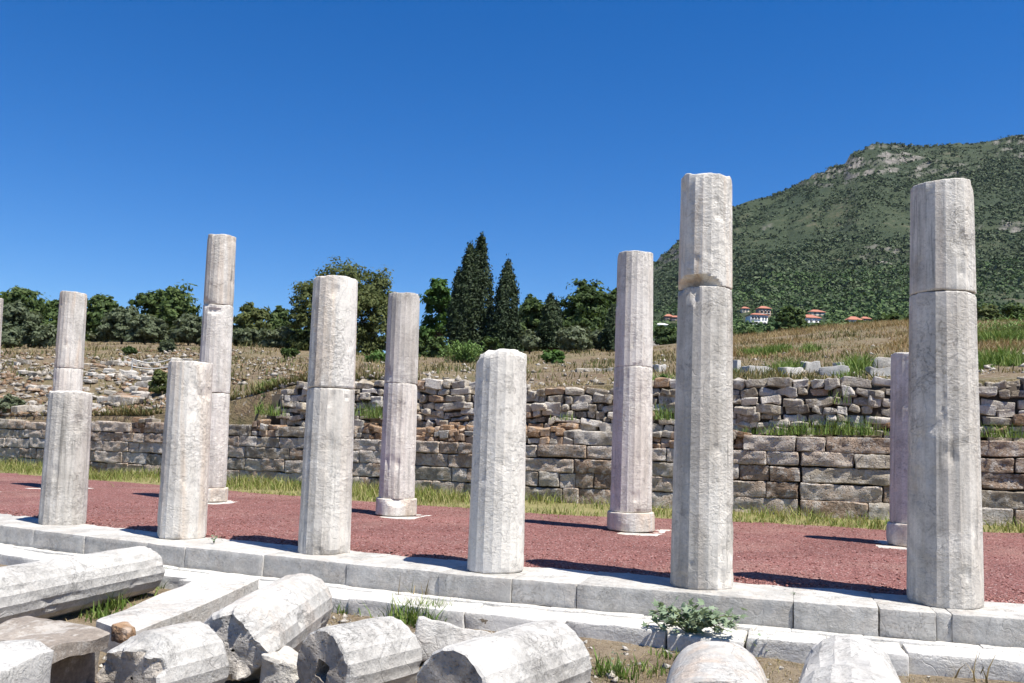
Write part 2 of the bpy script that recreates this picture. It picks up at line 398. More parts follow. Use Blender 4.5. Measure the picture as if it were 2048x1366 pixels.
# pebbles lying loose on the gravel
def pebbles(n, xr, f, size, seed):
    r = np.random.default_rng(seed); x = r.uniform(*xr, n); tt = r.random(n)**1.6
    a = Yf(x)+KD-.03-.22*(r.random(n) < .02); b_ = Yge(x)+.35; y = a+(b_-a)*tt; z = f(x, y)
    s = size*(.5+r.random(n)**3*1.6)
    oc = np.array([(1,0,0),(-1,0,0),(0,1,0),(0,-1,0),(0,0,1),(0,0,-1)], float)
    fc = np.array([(0,2,4),(2,1,4),(1,3,4),(3,0,4),(2,0,5),(1,2,5),(3,1,5),(0,3,5)])
    V = oc[None]*(1+.5*(r.random((n, 6, 1))-.5))*s[:, None, None]*np.array([1, 1, .7])
    q = r.uniform(0, 6.28, n); cs, sn = np.cos(q), np.sin(q); W = V.copy()
    W[..., 0] = V[..., 0]*cs[:, None]-V[..., 1]*sn[:, None]; W[..., 1] = V[..., 0]*sn[:, None]+V[..., 1]*cs[:, None]
    W += r.normal(0, .15, W.shape)*s[:, None, None]
    W += np.stack([x, y, z+s*.2], 1)[:, None]
    return W.reshape(-1, 3), (fc[None]+6*np.arange(n)[:, None, None]).reshape(-1, 3)
V, Q = pebbles(15000, (-12, 4), grz, .0085, 5)
stuff(obj('gravel_stones', mesh_np('gravel_stones', V, Q), M['pebble']), 'loose dark red volcanic gravel strewn over the colonnade floor', 'gravel')

# ------------------------------------------------------------------ steps (stylobate)
def block_between(parent, name, x0, x1, yfun, dback, z0, z1, mat, seed, gap=.006, color=(0.15,.5,0,1), rnd=.012, amp=.006, lump=.0, seg=None, yo=0.0, tilt=0.0):
    xa, xb = x0+gap, x1-gap; xm = (xa+xb)/2
    ang = math.atan2(float(yfun(xb)-yfun(xa)), xb-xa); L = math.hypot(xb-xa, float(yfun(xb)-yfun(xa)))
    H = z1-z0
    V, Q = stone_verts((L, dback, H), seg or (max(6, int(L*14)), 10, 7), rnd, amp, 7.0, seed, lump, 2.5)
    o = obj(name, mesh_np(name, V, Q, True, 28), mat, parent, color=color)
    nx, ny = -math.sin(ang), math.cos(ang); ym = float(yfun(xa)+yfun(xb))/2
    pl = np.array(parent.location)
    o.location = (xm+nx*dback/2-pl[0], ym+yo+ny*dback/2-pl[1], (z0+z1)/2-pl[2]); o.rotation_euler = (0, tilt, ang)
    return o
sty = thing('stylobate', 'long marble kerb of squared blocks that carries the front row of columns', 'stone step', (-4, float(Yf(-4)), -.22))
jp = [(-420,1010),(-250,1024),(-90,1040),(75,1058),(185,1069),(312,1083),(382,1092),(530,1109),(692,1126),(872,1145),(1018,1158),(1154,1167),(1588,1200),(1759,1211),(1870,1219),(1902,1222),(2200,1250),(2500,1285)]
jx = [float(atz(a, b_, 0)[0]) for a, b_ in jp]; jx = [jx[0]-2.6, jx[0]-1.3]+jx+[jx[-1]+1.2, jx[-1]+2.5, jx[-1]+3.7]
for i in range(len(jx)-1):
    g = {14: .007, 15: .004, 16: .006}.get(i, .003)
    dz = .012*math.sin(i*2.3)
    block_between(sty, 'step_block', jx[i], jx[i+1], Yf, KD+.02*math.sin(i*1.7), -.225, -.004+.004*math.sin(i*5), M['kerb'], 100+i, gap=g*.5, lump=.008, color=(.12, .62+.10*math.sin(i*3.1), 0, 1), yo=.010*math.sin(i*4.4), rnd=.008, amp=.010)
low = thing('lower_step', 'low white marble course running along the ground below the column kerb', 'stone step', (-4, float(Yf(-4))-.5, -.37))
lj = [-17, -15.8, -14.6, -13.4, -12.2, -11, -9.9, -8.7, -7.6, -6.5, -5.55, -4.5, -3.35, -2.45, -1.62, -1.02, -.42, .12, .95, 2.0, 3.2, 4.4, 5.6, 6.8]
for i in range(len(lj)-1):
    w_ = .50+.05*math.sin(i*2.9)+(.04 if i in (9, 10) else 0)
    block_between(low, 'step_block', lj[i], lj[i+1], lambda x: Yf(x)-w_, w_-.09, -.46, -.234-.005*math.sin(i*3.3), M['kerb'], 140+i, gap=.001+.002*(i % 3 == 0), color=(.05, .22, 0, 1), amp=.016, rnd=.015, lump=.022)
    block_between(low, 'step_ledge', lj[i]-.3, lj[i+1]-.3, lambda x: Yf(x)-.105, .30, -.45, -.221-.003*math.cos(i*2.2), M['kerb'], 170+i, gap=.002, color=(.05, .26, 0, 1), amp=.010, rnd=.008)

# ------------------------------------------------------------------ columns
def drum_mesh(name, r0, r1, h, nf=20, seed=0, per=4, rows=None, rough=.004, chips=(), topn=.006, botn=.004, phase=0.0, flute=.0, bevel=.012, smooth_shaft=False, tilt=0, hole=None, broken=False):
    rows = rows or max(10, int(h*28)); n = nf*per
    k = np.arange(n); th = 2*math.pi*k/n+phase; loc = ((k % per)/per-.5)*2*math.pi/nf
    poly = np.ones(n) if smooth_shaft else math.cos(math.pi/nf)/np.cos(loc)
    if smooth_shaft is False and flute: poly = poly-flute*np.clip(1-(2*np.abs(loc)*nf/(2*math.pi))**2, 0, 1)
    e = bevel/h
    zt = np.concatenate([[0, e*.5], np.linspace(e*1.5, 1-e*1.5, rows-3), [1-e*.5, 1]])
    ins = np.concatenate([[bevel*.7, bevel*.15], np.zeros(rows-3), [bevel*.15, bevel*.7]])
    Z, T = np.meshgrid(zt*h, th, indexing='ij'); R = (r0+(r1-r0)*zt)[:, None]*poly[None]-ins[:, None]
    P0 = np.stack([R*np.cos(T), R*np.sin(T), Z], -1); so = seed*7.31
    d = .55*rough*fbm(P0*9+so, seed, 3)+.5*rough*fbm(P0*np.array([3, 3, 2])+so, seed+9, 2)
    # flaked patches along the arrises
    fl = np.clip(fbm(P0*np.array([6, 6, 3.6])+so+50, seed+4, 3)-.30, 0, 1)*.045
    R = R+d-fl*1.2
    # worn rims
    rim = np.exp(-np.minimum(Z, h-Z)/.035); R = R-rim*np.clip(fbm(P0*6+so+90, seed+6, 2)+.05, 0, 1)*.045
    for (a, zc, ra, rz, dep) in chips:
        da = (T-phase*0-a+math.pi) % (2*math.pi)-math.pi
        q = 1-(da*(r0)/ra)**2-((Z-zc)/rz)**2
        q = q*(1+.18*fbm(P0*11+so+5, seed+2, 3))
        R = R-dep*np.clip(q, 0, 1)
    Zt = Z+(Z/h)**14*topn*2.2*fbm(np.stack([np.cos(T)*1.6+so, np.sin(T)*1.6, 0*T], -1), seed+3, 3)+(Z/h)**14*tilt*R*np.cos(T-.6)
    Zt = Zt-(1-Z/h)**14*botn*fbm(np.stack([np.cos(T)*1.9+so, np.sin(T)*1.9, 0*T+5], -1), seed+5, 3)
    V = np.stack([R*np.cos(T), R*np.sin(T), Zt], -1).reshape(-1, 3)
    Q = []
    m = len(zt); i = np.arange(m-1)[:, None]*n; kk = np.arange(n)[None]
    Q.append(np.stack([i+kk, i+(kk+1) % n, i+n+(kk+1) % n, i+n+kk], -1).reshape(-1, 4))
    # caps: concentric rings
    nv = len(V); ex = [V]
    for side in (1, 0):
        ring = (m-1)*n if side else 0; prev = ring+np.arange(n); base = V[prev]
        for f in ((.8, .55, .3, .05) if side or not hole else (.8, .55, .30, .285, .2, .05)):
            c = base.copy(); c[:, :2] *= f; zz = (h if side else 0)+(1 if side else -.3)*topn*2.6*fbm(np.c_[c[:, :2]*7+so, 0*c[:, 0]], seed+8, 3)
            if tilt and side: zz = zz+tilt*np.hypot(c[:, 0], c[:, 1])*np.cos(np.arctan2(c[:, 1], c[:, 0])-.6)
            c[:, 2] = base[:, 2]*(f**3)*0+zz*(1-f**6)+base[:, 2]*f**6
            if hole and not side and f < .31:
                sq = .8/np.maximum(np.abs(np.cos(th-.3)), np.abs(np.sin(th-.3))); c[:, :2] *= sq[:, None]
                if f < .29: c[:, 2] = hole
            idx = nv+np.arange(n); nv += n; ex.append(c)
            a = np.stack([prev, np.roll(prev, -1), np.roll(idx, -1), idx], 1)
            Q.append(a if side else a[:, ::-1]); prev = idx
    V = np.concatenate(ex); Q = np.concatenate(Q)
    me = mesh_np(name, V, Q, True, 9.5)
    if broken:
        k_ = np.zeros(len(Q), np.int32); k_[(m-1)*n+4*n:] = 1; me.polygons.foreach_set('material_index', k_)
    return me

def front_col(px, py, tops, dia, label, seed, color, taper=.046, chips={}, topn=.006, tilt=0, phase=None, dens=28):
    P = atz(px, py, 0); t = thing('stone_column', label, 'column', (P[0], P[1], 0), 0, 'front row of columns'); z = 0
    hs = [float(aty(a, b_, P[1])[2]) for a, b_ in tops]; r = dia/2
    ph = phase if phase is not None else seed*.11
    for i, hz in enumerate(hs):
        last = i == len(hs)-1
        me = drum_mesh('drum', r*(1-taper*z), r*(1-taper*hz), hz-z-.003, seed=seed+i, rows=max(10, int((hz-z)*dens)), chips=chips.get(i, ()), topn=topn if last else .004, tilt=tilt if last else 0, phase=ph, flute=.007, rough=.004)
        c = color[min(i, len(color)-1)]
        obj('drum', me, M['marble'], t, (0, 0, z-.004 if i == 0 else z), color=(c[0], c[1]-.16, c[2] if len(c) > 2 else .7, 1)); z = hz
    return t
A = math.atan2
front_col(125, 1047, [(143, 783)], .565, 'single grey marble drum standing at the left end of the front row', 11, [(.1, .66)], topn=.012)
front_col(363, 1073, [(383, 724)], .56, 'pale low column with dry creeper traces, second from left in front row', 12, [(.45, .48, .2)], topn=.008)
front_col(648, 1104, [(662, 777), (668, 558)], .553, 'two-drum marble column in front row with a joint just above half height', 13, [(.15, .62, .8), (.6, .36, .3)], chips={0: ((-2.1, 1.67, .05, .05, .02), (-.2, 1.66, .05, .03, .02))})
front_col(991, 1139, [(1003, 704)], .548, 'short marble stump with a broken ragged top in the front row', 14, [(.05, .44, .35)], chips={0: ((-2.75, 2.08, .16, .09, .04), (-.35, 2.10, .10, .06, .03))}, topn=.022)
front_col(1403, 1171, [(1408, 580), (1411, 358)], .555, 'tall two-drum column with a deep chip at its joint, in the front row', 15, [(.1, .66, .9), (.9, .42, .5)], chips={1: ((-1.80, -.02, .27, .125, .15),), 0: ((-1.75, 2.62, .05, .16, .02), (-2.6, 2.66, .12, .06, .03))}, topn=.018, dens=48)
front_col(1890, 1205, [(1882, 590), (1878, 372)], .585, 'tall smooth two-drum column at the right end of the front row', 16, [(.15, .66, .7), (.35, .60, .8)], chips={0: ((-2.6, 2.55, .05, .05, .01),)}, tilt=.03, phase=.06)

pl_t = {}
def back_col(px, py, tops, basey, dia, label, seed, color, pos=None, chips={}, bchips=(), taper=.036, loc=None):
    P = atz(px, py, .02) if loc is None else np.array(loc)
    t = thing('stone_column', label, 'column', (P[0], P[1], 0.0), 0, 'back row of columns'); r = dia/2
    hs = [float(aty(a, b_, P[1])[2]) if loc is None else a for a, b_ in tops]
    bh = float(aty(px, basey, P[1])[2]) if loc is None else basey
    V, Q = stone_verts((.98, .98, .12), (10, 10, 4), .03, .012, 5, seed)
    V[:, :2] *= (1+.12*fbm(V*4+seed, seed))[:, None]
    obj('plinth', mesh_np('plinth', V, Q, True, 30), M['kerb'], t, (0, 0, -.036), (0, 0, .05), color=(.5, .42, 0, 1))
    obj('base', drum_mesh('base', r*1.12, r*1.11, bh-.035, seed=seed, smooth_shaft=True, chips=bchips, rough=.004, rows=12), M['marble'], t, (0, 0, .036), color=(.55, .46, 0, 1))
    z = bh+.002
    for i, hz in enumerate(hs):
        me = drum_mesh('drum', r*(1-taper*z), r*(1-taper*hz), hz-z-.003, seed=seed+1+i, chips=chips.get(i, ()), topn=.010, phase=seed*.13, flute=.010, rough=.004)
        c = color[min(i, len(color)-1)]
        obj('drum', me, M['marble'], t, (0, 0, z), color=(c[0], c[1]-.10, .6, 1)); z = hz
    return t
back_col(122, 977, [(140, 737), (150, 586)], 950, .60, 'slender two-drum column rising behind the leftmost front column', 31, [(.15, .4), (.6, .52)], chips={1: ((-2.9, .05, .08, .10, .03),)})
back_col(416, 1003, [(428, 786), (438, 612), (444, 473)], 975, .60, 'tallest back-row column, three drums, behind the low front column', 41, [(.1, .42), (.1, .45), (.35, .62)], chips={2: ((-1.9, .0, .12, .12, .05),), 1: ((-1.1, 1.45, .16, .07, .03),)})
back_col(792, 1031, [(807, 768), (816, 589)], 996, .575, 'back-row column with a broken base behind the central gap', 51, [(.2, .42), (.1, .66)], bchips=((-1.0, .27, .22, .13, .06),))
back_col(1261, 1062, [(1269, 736), (1275, 508)], 1023, .60, 'two-drum fluted column on a round base beside the chipped tall column', 61, [(.2, .42), (.22, .44)], chips={0: ((-2.3, 1.75, .07, .05, .02),)})
back_col(1828, 1092, [(1828, 707)], 1047, .60, 'low back-row column mostly hidden behind the right end column', 71, [(.15, .52)])
back_col(0, 0, [(3.9, 0)], .3, .60, 'back-row column standing just outside the right edge', 81, [(.2, .45)], loc=(4.15, 13.6, 0))
Pz = atz(-53, 985, .02)
back_col(0, 0, [(float(aty(-28, 596, Pz[1])[2]), 0)], .3, .60, 'column cut by the left edge of the picture', 86, [(.2, .45)], loc=(Pz[0], Pz[1], 0))

# ------------------------------------------------------------------ retaining wall of squared blocks
wall = thing('retaining_wall', 'coursed wall of weathered squared limestone blocks behind the colonnade', 'wall', (-8, float(Yw(-8)), 0))
ch = [.0, .335, .645, .935, 1.20, 1.49]
rw = np.random.default_rng(11)
wl = np.array(wall.location)
def place(parent, name, me, mat, x, y, z, rz=0, tilt=(0, 0), color=None):
    pl = parent.location
    return obj(name, me, mat, parent, (x-pl[0], y-pl[1], z-pl[2]), (tilt[0], tilt[1], rz), color=color)
def slope(fn, x): return math.atan2(float(fn(x+.3)-fn(x-.3)), .6)
sd = 500
for c in range(5):
    x = -33.0+rw.uniform(0, .5); z0, z1 = ch[c]-.10*(c == 0), ch[c+1]
    while x < 9.5:
        L = rw.uniform(.7, 1.6) if rw.random() > .28 else rw.uniform(.32, .6)
        if c == 4 and x > -1.2: L = rw.uniform(.95, 1.5)
        xm = x+L/2; px, _ = pxD(xm, float(Yw(xm)))
        sd += 1
        crumb = c == 4 and (690 < px < 1150 or 1225 < px < 1440 or 470 < px < 540)
        if crumb or (c == 4 and rw.random() < .10 and xm < -2):     # crumbled top course: small brown stones
            xx = x
            while xx < x+L-.06:
                l2 = rw.uniform(.14, .30); zz = z0
                while zz < z1-.03:
                    h2 = rw.uniform(.09, .17); sd += 1
                    V, Q = stone_verts((l2*1.0, .32, h2), (4, 3, 3), .022, .035, 7, sd, .04, 4)
                    place(wall, 'small_stone', mesh_np('small_stone', V, Q, True, 16), M['brown'] if rw.random() < .7 else M['white_rubble'], xx+l2/2, float(Yw(xx))+.20+rw.normal(0, .03), zz+h2/2, slope(Yw, xm)+rw.normal(0, .12), (rw.normal(0, .08), rw.normal(0, .1)))
                    zz += h2*.97
                xx += l2*.98
        else:
            H = z1-z0-.012; dj = rw.normal(0, .012)
            if c == 4 and xm < -13: H *= rw.uniform(.78, 1.05)
            V, Q = stone_verts((L-.010, .55, H-.002), (max(7, int(L*13)), 4, 8), .022, .024, 8, sd, .02, 3.0)
            V[:, 1] = np.where(V[:, 1] < -.2, V[:, 1]-.038*(fbm(V*np.array([7, 3, 9])+sd, sd, 3)), V[:, 1])
            place(wall, 'block', mesh_np('block', V, Q, True, 24), M['ashlar'] if rw.random() < .82 else M['rubble'], xm, float(Yw(xm))+.275+dj, z0+H/2+.006*rw.normal(), slope(Yw, xm)+rw.normal(0, .006), (rw.normal(0, .012), rw.normal(0, .008)))
        x += L
gxw = np.linspace(-33, 10, 60)
def core(parent, name, yf_, z0, z1, thick):
    V = []; Q = []
    for i, x in enumerate(gxw):
        y = float(yf_(x)); zz = z1(x) if callable(z1) else z1
        V += [(x, y, z0), (x, y+thick, z0), (x, y+thick, zz), (x, y, zz)]
        if i:
            a = 4*(i-1); b_ = 4*i
            Q += [(a, b_, b_+3, a+3), (a+3, b_+3, b_+2, a+2), (a+2, b_+2, b_+1, a+1), (a+1, b_+1, b_, a)]
    V = np.array(V)-np.array(parent.location)
    return obj(name, mesh_np(name, V, np.array(Q)), M['earth'], parent)
core(wall, 'earth_core', lambda x: Yw(x)+.14, -.5, 1.44, .9)

# ------------------------------------------------------------------ terrace behind the wall
pxs = [-700, 0, 300, 480, 620, 800, 1100, 1300, 1400, 1500, 1600, 1800, 1950, 2048, 2700]
yA = [838, 836, 832, 800, 764, 760, 774, 770, 770, 766, 764, 766, 760, 758, 756]      # top of the walling
yB = [756, 758, 756, 742, 738, 738, 744, 738, 732, 736, 738, 734, 732, 728, 720]      # D 34
yC = [690, 692, 692, 694, 704, 718, 708, 702, 694, 684, 676, 652, 656, 656, 640]      # D 65
yD = [684, 682, 684, 688, 698, 712, 702, 694, 682, 670, 660, 642, 642, 640, 620]      # D 95
yE = [700, 700, 700, 700, 708, 716, 706, 698, 690, 676, 668, 660, 655, 650, 640]      # D 300
def wall_D(px):
    px = np.asarray(px, float); D = np.full(px.shape, 20.0)
    for _ in range(30):
        x, y = hpos(px, D); D = D*(Yw(x)+.62)/np.maximum(y, .1)
    return D
def Gz(px, D, noise=True):
    px = np.asarray(px, float); D = np.asarray(D, float); d0 = wall_D(px)
    ys = [np.interp(px, pxs, a) for a in (yA, yB, yC, yD, yE)]
    ds = [d0, np.maximum(34., d0+6), np.full_like(d0, 65.), np.full_like(d0, 95.), np.full_like(d0, 300.)]
    zs = [zpix(px, a, b_) for a, b_ in zip(ys, ds)]
    z = zs[0]+0*D
    for i in range(4):
        u = np.clip((D-ds[i])/(ds[i+1]-ds[i]), 0, 1); z = np.where(D > ds[i], zs[i]*(1-u)+zs[i+1]*u, z)
    if noise:
        x, y = hpos(px, D); k = np.clip((D-d0)/5, 0.15, 1)
        z = z+k*(.22*fbm(np.stack([x*.25, y*.25, 0*x], -1), 61, 3)+.10*fbm(np.stack([x*1.1, y*1.1, 0*x], -1), 63, 3))
    return z
pc = np.linspace(-700, 2700, 340); tt = np.linspace(0, 1, 150)
PX = np.repeat(pc[None], 150, 0); D0 = wall_D(pc)
DD = D0[None]*(300/D0[None])**(tt[:, None]**1.25)
X, Y = hpos(PX, DD); Z = Gz(PX, DD)
X = np.concatenate([X[:1], X]); Y = np.concatenate([Y[:1]+.02, Y]); Z = np.concatenate([Z[:1]-2.0, Z])
sheet('terrace_ground', X, Y, Z, M['terrace'])

# ------------------------------------------------------------------ rubble wall on top of the retaining wall
rub = thing('rubble_wall', 'dry-stone rubble wall stepped back above the squared block wall', 'wall', (-5, float(Yw(-5))+.6, 1.45))
def Yr(x): return Yw(x)+.42
def zr(x):
    px, D = pxD(x, Yr(x)); return float(zpix(px, np.interp(px, pxs, yA), D))
rs = np.random.default_rng(23); nst = 0; nvis = 0; restst = []
z = 1.47
while z < 2.75 and nst < 640:
    h = rs.uniform(.11, .22); x = -14.3+rs.uniform(0, .3)
    while x < 8.5:
        L = .16+.42*rs.random()**1.5; xm = x+L/2; top = zr(xm)
        if z+h*.6 < top+.05:
            sd += 1; nst += 1; hh = h*rs.uniform(.8, 1.08); big = rs.random() < .12
            V, Q = stone_verts((L*rs.uniform(.88, 1.0), rs.uniform(.25, .4), hh*.97*(1.25 if big else 1)), (5, 3, 4), .022, .045, 7, sd, .06, 3.6)
            near = z+h > top-.12
            r_ = rs.random()
            mt = M['white_rubble'] if (near and r_ < .55) or r_ < .16 else (M['brown'] if r_ > .92 else M['rubble'])
            px_ = pxD(xm, float(Yr(xm)))[0]; pos = (xm, float(Yr(xm))+.16+rs.normal(0, .035)+.05*(z-1.4), z+h/2+rs.normal(0, .012)); rot = (rs.normal(0, .1), rs.normal(0, .09), slope(Yr, xm)+rs.normal(0, .12))
            if px_ < 2080 and nvis < 300 and (L > .2 or nvis < 150):
                nvis += 1; place(rub, 'stone', mesh_np('stone', V, Q, True, 16), mt, *pos, rot[2], rot[:2])
            else:
                Mx = np.array(Matrix.Rotation(rot[2], 3, 'Z') @ Matrix.Rotation(rot[1], 3, 'Y') @ Matrix.Rotation(rot[0], 3, 'X'))
                restst.append((V @ Mx.T+np.array(pos)-np.array(rub.location), Q))
        x += L*1.0
    z += h*.97
V, Q = merge(restst); kind(obj('small_stones', mesh_np('small_stones', V, Q, True, 16), M['rubble'], rub), 'stuff')
gxw = np.linspace(-14.5, 9, 46)
core(rub, 'earth_core', lambda x: Yr(x)+.12, 1.2, lambda x: zr(x)-.08, .5)
# earth ledge between the two walls
gl = np.linspace(-33, 10, 160); tt = np.linspace(0, 1, 8)
LX = np.repeat(gl[None], 8, 0); LY = Yw(gl)[None]+.12+.65*tt[:, None]
sheet('ledge_earth', LX, LY, 1.42+.08*tt[:, None]+.02*fbm(np.stack([LX*3, LY*3, 0*LX], -1), 77), M['terrace'])

# ------------------------------------------------------------------ stony slope at the left
slp = thing('stony_slope', 'slope of collapsed terrace walls and loose white stones left of the wall', 'rubble', (-24, 22, 2))
rq = np.random.default_rng(41)
def slope_stone(px, D, L, mat, H=None, zoff=0, parent=slp, name='stone', rz=None):
    global sd
    x, y = hpos(px, D); z = float(Gz(px, D)); sd += 1; H = H or L*rq.uniform(.28, .5)
    V, Q = stone_verts((L, L*rq.uniform(.6, .9), H), (4, 4, 3), L*.07, L*.14, 3/L, sd, L*.14, 1.8/L)
    return place(parent, name, mesh_np(name, V, Q, True, 14), mat, float(x), float(y), z+H*.25+zoff, rq.uniform(-.5, .5)+.3 if rz is None else rz, (rq.normal(0, .08), rq.normal(0, .08)))
for row, (p0, p1, Dk, n) in enumerate([(-40, 300, 27.5, 44), (-40, 420, 29.5, 46), (-40, 330, 31.5, 38), (170, 340, 33.5, 26), (-40, 330, 36, 30), (200, 430, 39, 24), (10, 420, 43, 22)]):
    for k in range(n):
        px = p0+(p1-p0)*(k+rq.uniform(-.5, .5))/n; D = Dk+rq.normal(0, .5)+.004*(px-150)
        if D < float(wall_D(px))+.2: D = float(wall_D(px))+rq.uniform(.2, .9)
        slope_stone(px, D, .16+.42*rq.random()**1.8, M['white_rubble'] if rq.random() < .66 else (M['rubble'] if rq.random() < .6 else M['brown']), zoff=.05)
n = 4200
px = rq.uniform(-60, 620, n); D = np.maximum(26+rq.random(n)**1.3*30, wall_D(px)+.2); m_ = fbm(np.stack([px*.02, D*.3, 0*D], -1), 5, 3) > -.15
px, D = px[m_], D[m_]; x, y = hpos(px, D); z = Gz(px, D); s = (.035+.13*rq.random(len(px))**2.2)*np.where(px > 430, .7, 1)
oc = np.array([(1,0,0),(-1,0,0),(0,1,0),(0,-1,0),(0,0,1),(0,0,-1)], float)
fc = np.array([(0,2,4),(2,1,4),(1,3,4),(3,0,4),(2,0,5),(1,2,5),(3,1,5),(0,3,5)])
Vs = oc[None]*s[:, None, None]*np.array([1.3, 1, .6])+rq.normal(0, .34, (len(px), 6, 3))*s[:, None, None]+np.stack([x, y, z+s*.3], 1)[:, None]
half = len(px)//2
for Vh, mt in ((Vs[:half], 'white_rubble'), (Vs[half:], 'brown')):
    kind(obj('loose_stones', mesh_np('loose_stones', Vh.reshape(-1, 3)-np.array(slp.location), (fc[None]+6*np.arange(len(Vh))[:, None, None]).reshape(-1, 3)), M[mt], slp), 'stuff')
n = 1500; px = rq.uniform(480, 2140, n); D = np.maximum(19+rq.random(n)**1.6*30, wall_D(px)+.15); x, y = hpos(px, D); z = Gz(px, D); s_ = .02+.09*rq.random(n)**3
Vt = oc[None]*s_[:, None, None]*np.array([1.2, 1, .7])+rq.normal(0, .34, (n, 6, 3))*s_[:, None, None]+np.stack([x, y, z+s_*.3], 1)[:, None]
stuff(obj('terrace_stones', mesh_np('terrace_stones', Vt.reshape(-1, 3), (fc[None]+6*np.arange(n)[:, None, None]).reshape(-1, 3)), M['white_rubble']), 'small loose stones scattered over the dry terrace', 'stones')

# ------------------------------------------------------------------ marble pieces lying on the terrace
def terr_block(px0, px1, ytop, ybot, D, label, seed, rz=0., mat='fallen', name='stone_block', dep=None, cat='stone block'):
    L = (px1-px0)*D/F; H = (ybot-ytop)*D/F; pxm = (px0+px1)/2; x, y = hpos(pxm, D); z = float(zpix(pxm, ybot, D))-.22*H
    V, Q = stone_verts((L, dep or max(.35, L*.6), H+.15), (7, 5, 4), .02, .035, 6, seed, .06, 2.6)
    V[:, 2] += (H+.15)/2-.15
    t = obj(name, mesh_np(name, V, Q, True, 30), M[mat], None, (x, y, z), (0, 0, YAW*-1+rz+.5*math.sin(seed*2.7)), color=(.1, .45, 0, 1))
    return tag(t, label, cat, 'marble pieces on the terrace')
terr_block(1487, 1546, 733, 747, 24, 'flat white slab lying left of the grey cube on the terrace', 1)
terr_block(1607, 1640, 718, 741, 25, 'small grey marble cube standing on the terrace grass', 2, .35)
terr_block(1560, 1606, 734, 744, 23.5, 'thin white slab beside the grey cube', 3)
terr_block(1644, 1698, 731, 750, 23, 'long pale slab right of the grey cube', 4)
terr_block(1672, 1708, 723, 739, 27, 'square white stone behind the long pale slab', 5)
terr_block(1749, 1790, 710, 738, 26, 'brownish block with flat top left of the low back column', 6, mat='white_rubble')
terr_block(1738, 1782, 733, 743, 23, 'thin white slab in front of the brownish block', 7)
terr_block(1151, 1188, 733, 757, 27, 'low squared block left of two ledge slabs on the terrace', 8, mat='rubble')
terr_block(1192, 1232, 733, 750, 27, 'low ledge slab behind the two-drum fluted column', 9, mat='white_rubble')
terr_block(1309, 1328, 727, 745, 27, 'white block on the terrace just right of the two-drum fluted column', 10)
terr_block(1134, 1169, 769, 784, 20.2, 'white marble piece on the wall top, left of the two', 11)
terr_block(1176, 1217, 769, 784, 20.2, 'white marble piece on the wall top beside the fluted column', 12)
terr_block(1570, 1608, 757, 775, 18.9, 'grey rounded capping stone on the rubble wall, left of the two', 13)
terr_block(1613, 1652, 757, 775, 18.9, 'whitish capping stone on the rubble wall, right of the two', 14)
terr_block(1471, 1479, 717, 734, 28, 'small upright white stone near the tall chipped column', 15)
terr_block(1962, 2006, 757, 772, 18.6, 'flat slab on the wall top at the right edge', 16, mat='rubble')

# ------------------------------------------------------------------ grass
def blades(P, h, wdt, lean, seed, per=1):
    """one thin two-quad blade at each point"""
    r = np.random.default_rng(seed); n = len(P); a = r.uniform(0, 6.283, n); hh = h*(.45+.9*r.random(n))
    dx, dy = np.cos(a), np.sin(a); b_ = a+1.57+r.normal(0, .5, n); ln = lean*hh*r.random(n)
    ww = wdt*(.6+.8*r.random(n)); S_ = np.stack([dx*ww, dy*ww, 0*ww], 1); Ld = np.stack([np.cos(b_)*ln, np.sin(b_)*ln, 0*ln], 1)
    up = np.stack([0*hh, 0*hh, hh], 1)
    V = np.stack([P-S_, P+S_, P+S_*.7+up*.55+Ld*.35, P-S_*.7+up*.55+Ld*.35, P+S_*.12+up+Ld, P-S_*.12+up+Ld], 1)
    q = np.array([(0, 1, 2, 3), (3, 2, 4, 5)]); Q = (q[None]+6*np.arange(n)[:, None, None]).reshape(-1, 4)
    return V.reshape(-1, 3), Q
def merged(name, parts, mat, label, cat):
    V, Q = merge(parts); return stuff(obj(name, mesh_np(name, V, Q), M[mat]), label, cat)
rg = np.random.default_rng(3)
# verge between gravel and wall
n = 30000; x = rg.uniform(-30, 8, n); t = rg.random(n)
y = Yge(x)+.12+(Yw(x)-.03-Yge(x)-.12)*t**.8-np.where(rg.random(n) < .07, rg.exponential(.35, n), 0); dn = fbm(np.stack([x*.6, y*.9, 0*x], -1), 12, 3)
m_ = rg.random(n) < np.clip(.62+dn*1.6, .06, 1); x, y, t, dn = x[m_], y[m_], t[m_], dn[m_]
z = -.03+.07*np.clip((y-Yge(x)+.5)/(Yw(x)-Yge(x)+.8), 0, 1)
hgt = np.clip(.07+.13*t+.20*np.clip(dn, -.3, 1), .03, .45)
merged('verge_grass', [blades(np.stack([x, y, z], 1), hgt, .0075, 1.3, 8)], 'grass', 'yellow green grass growing along the foot of the block wall', 'grass')
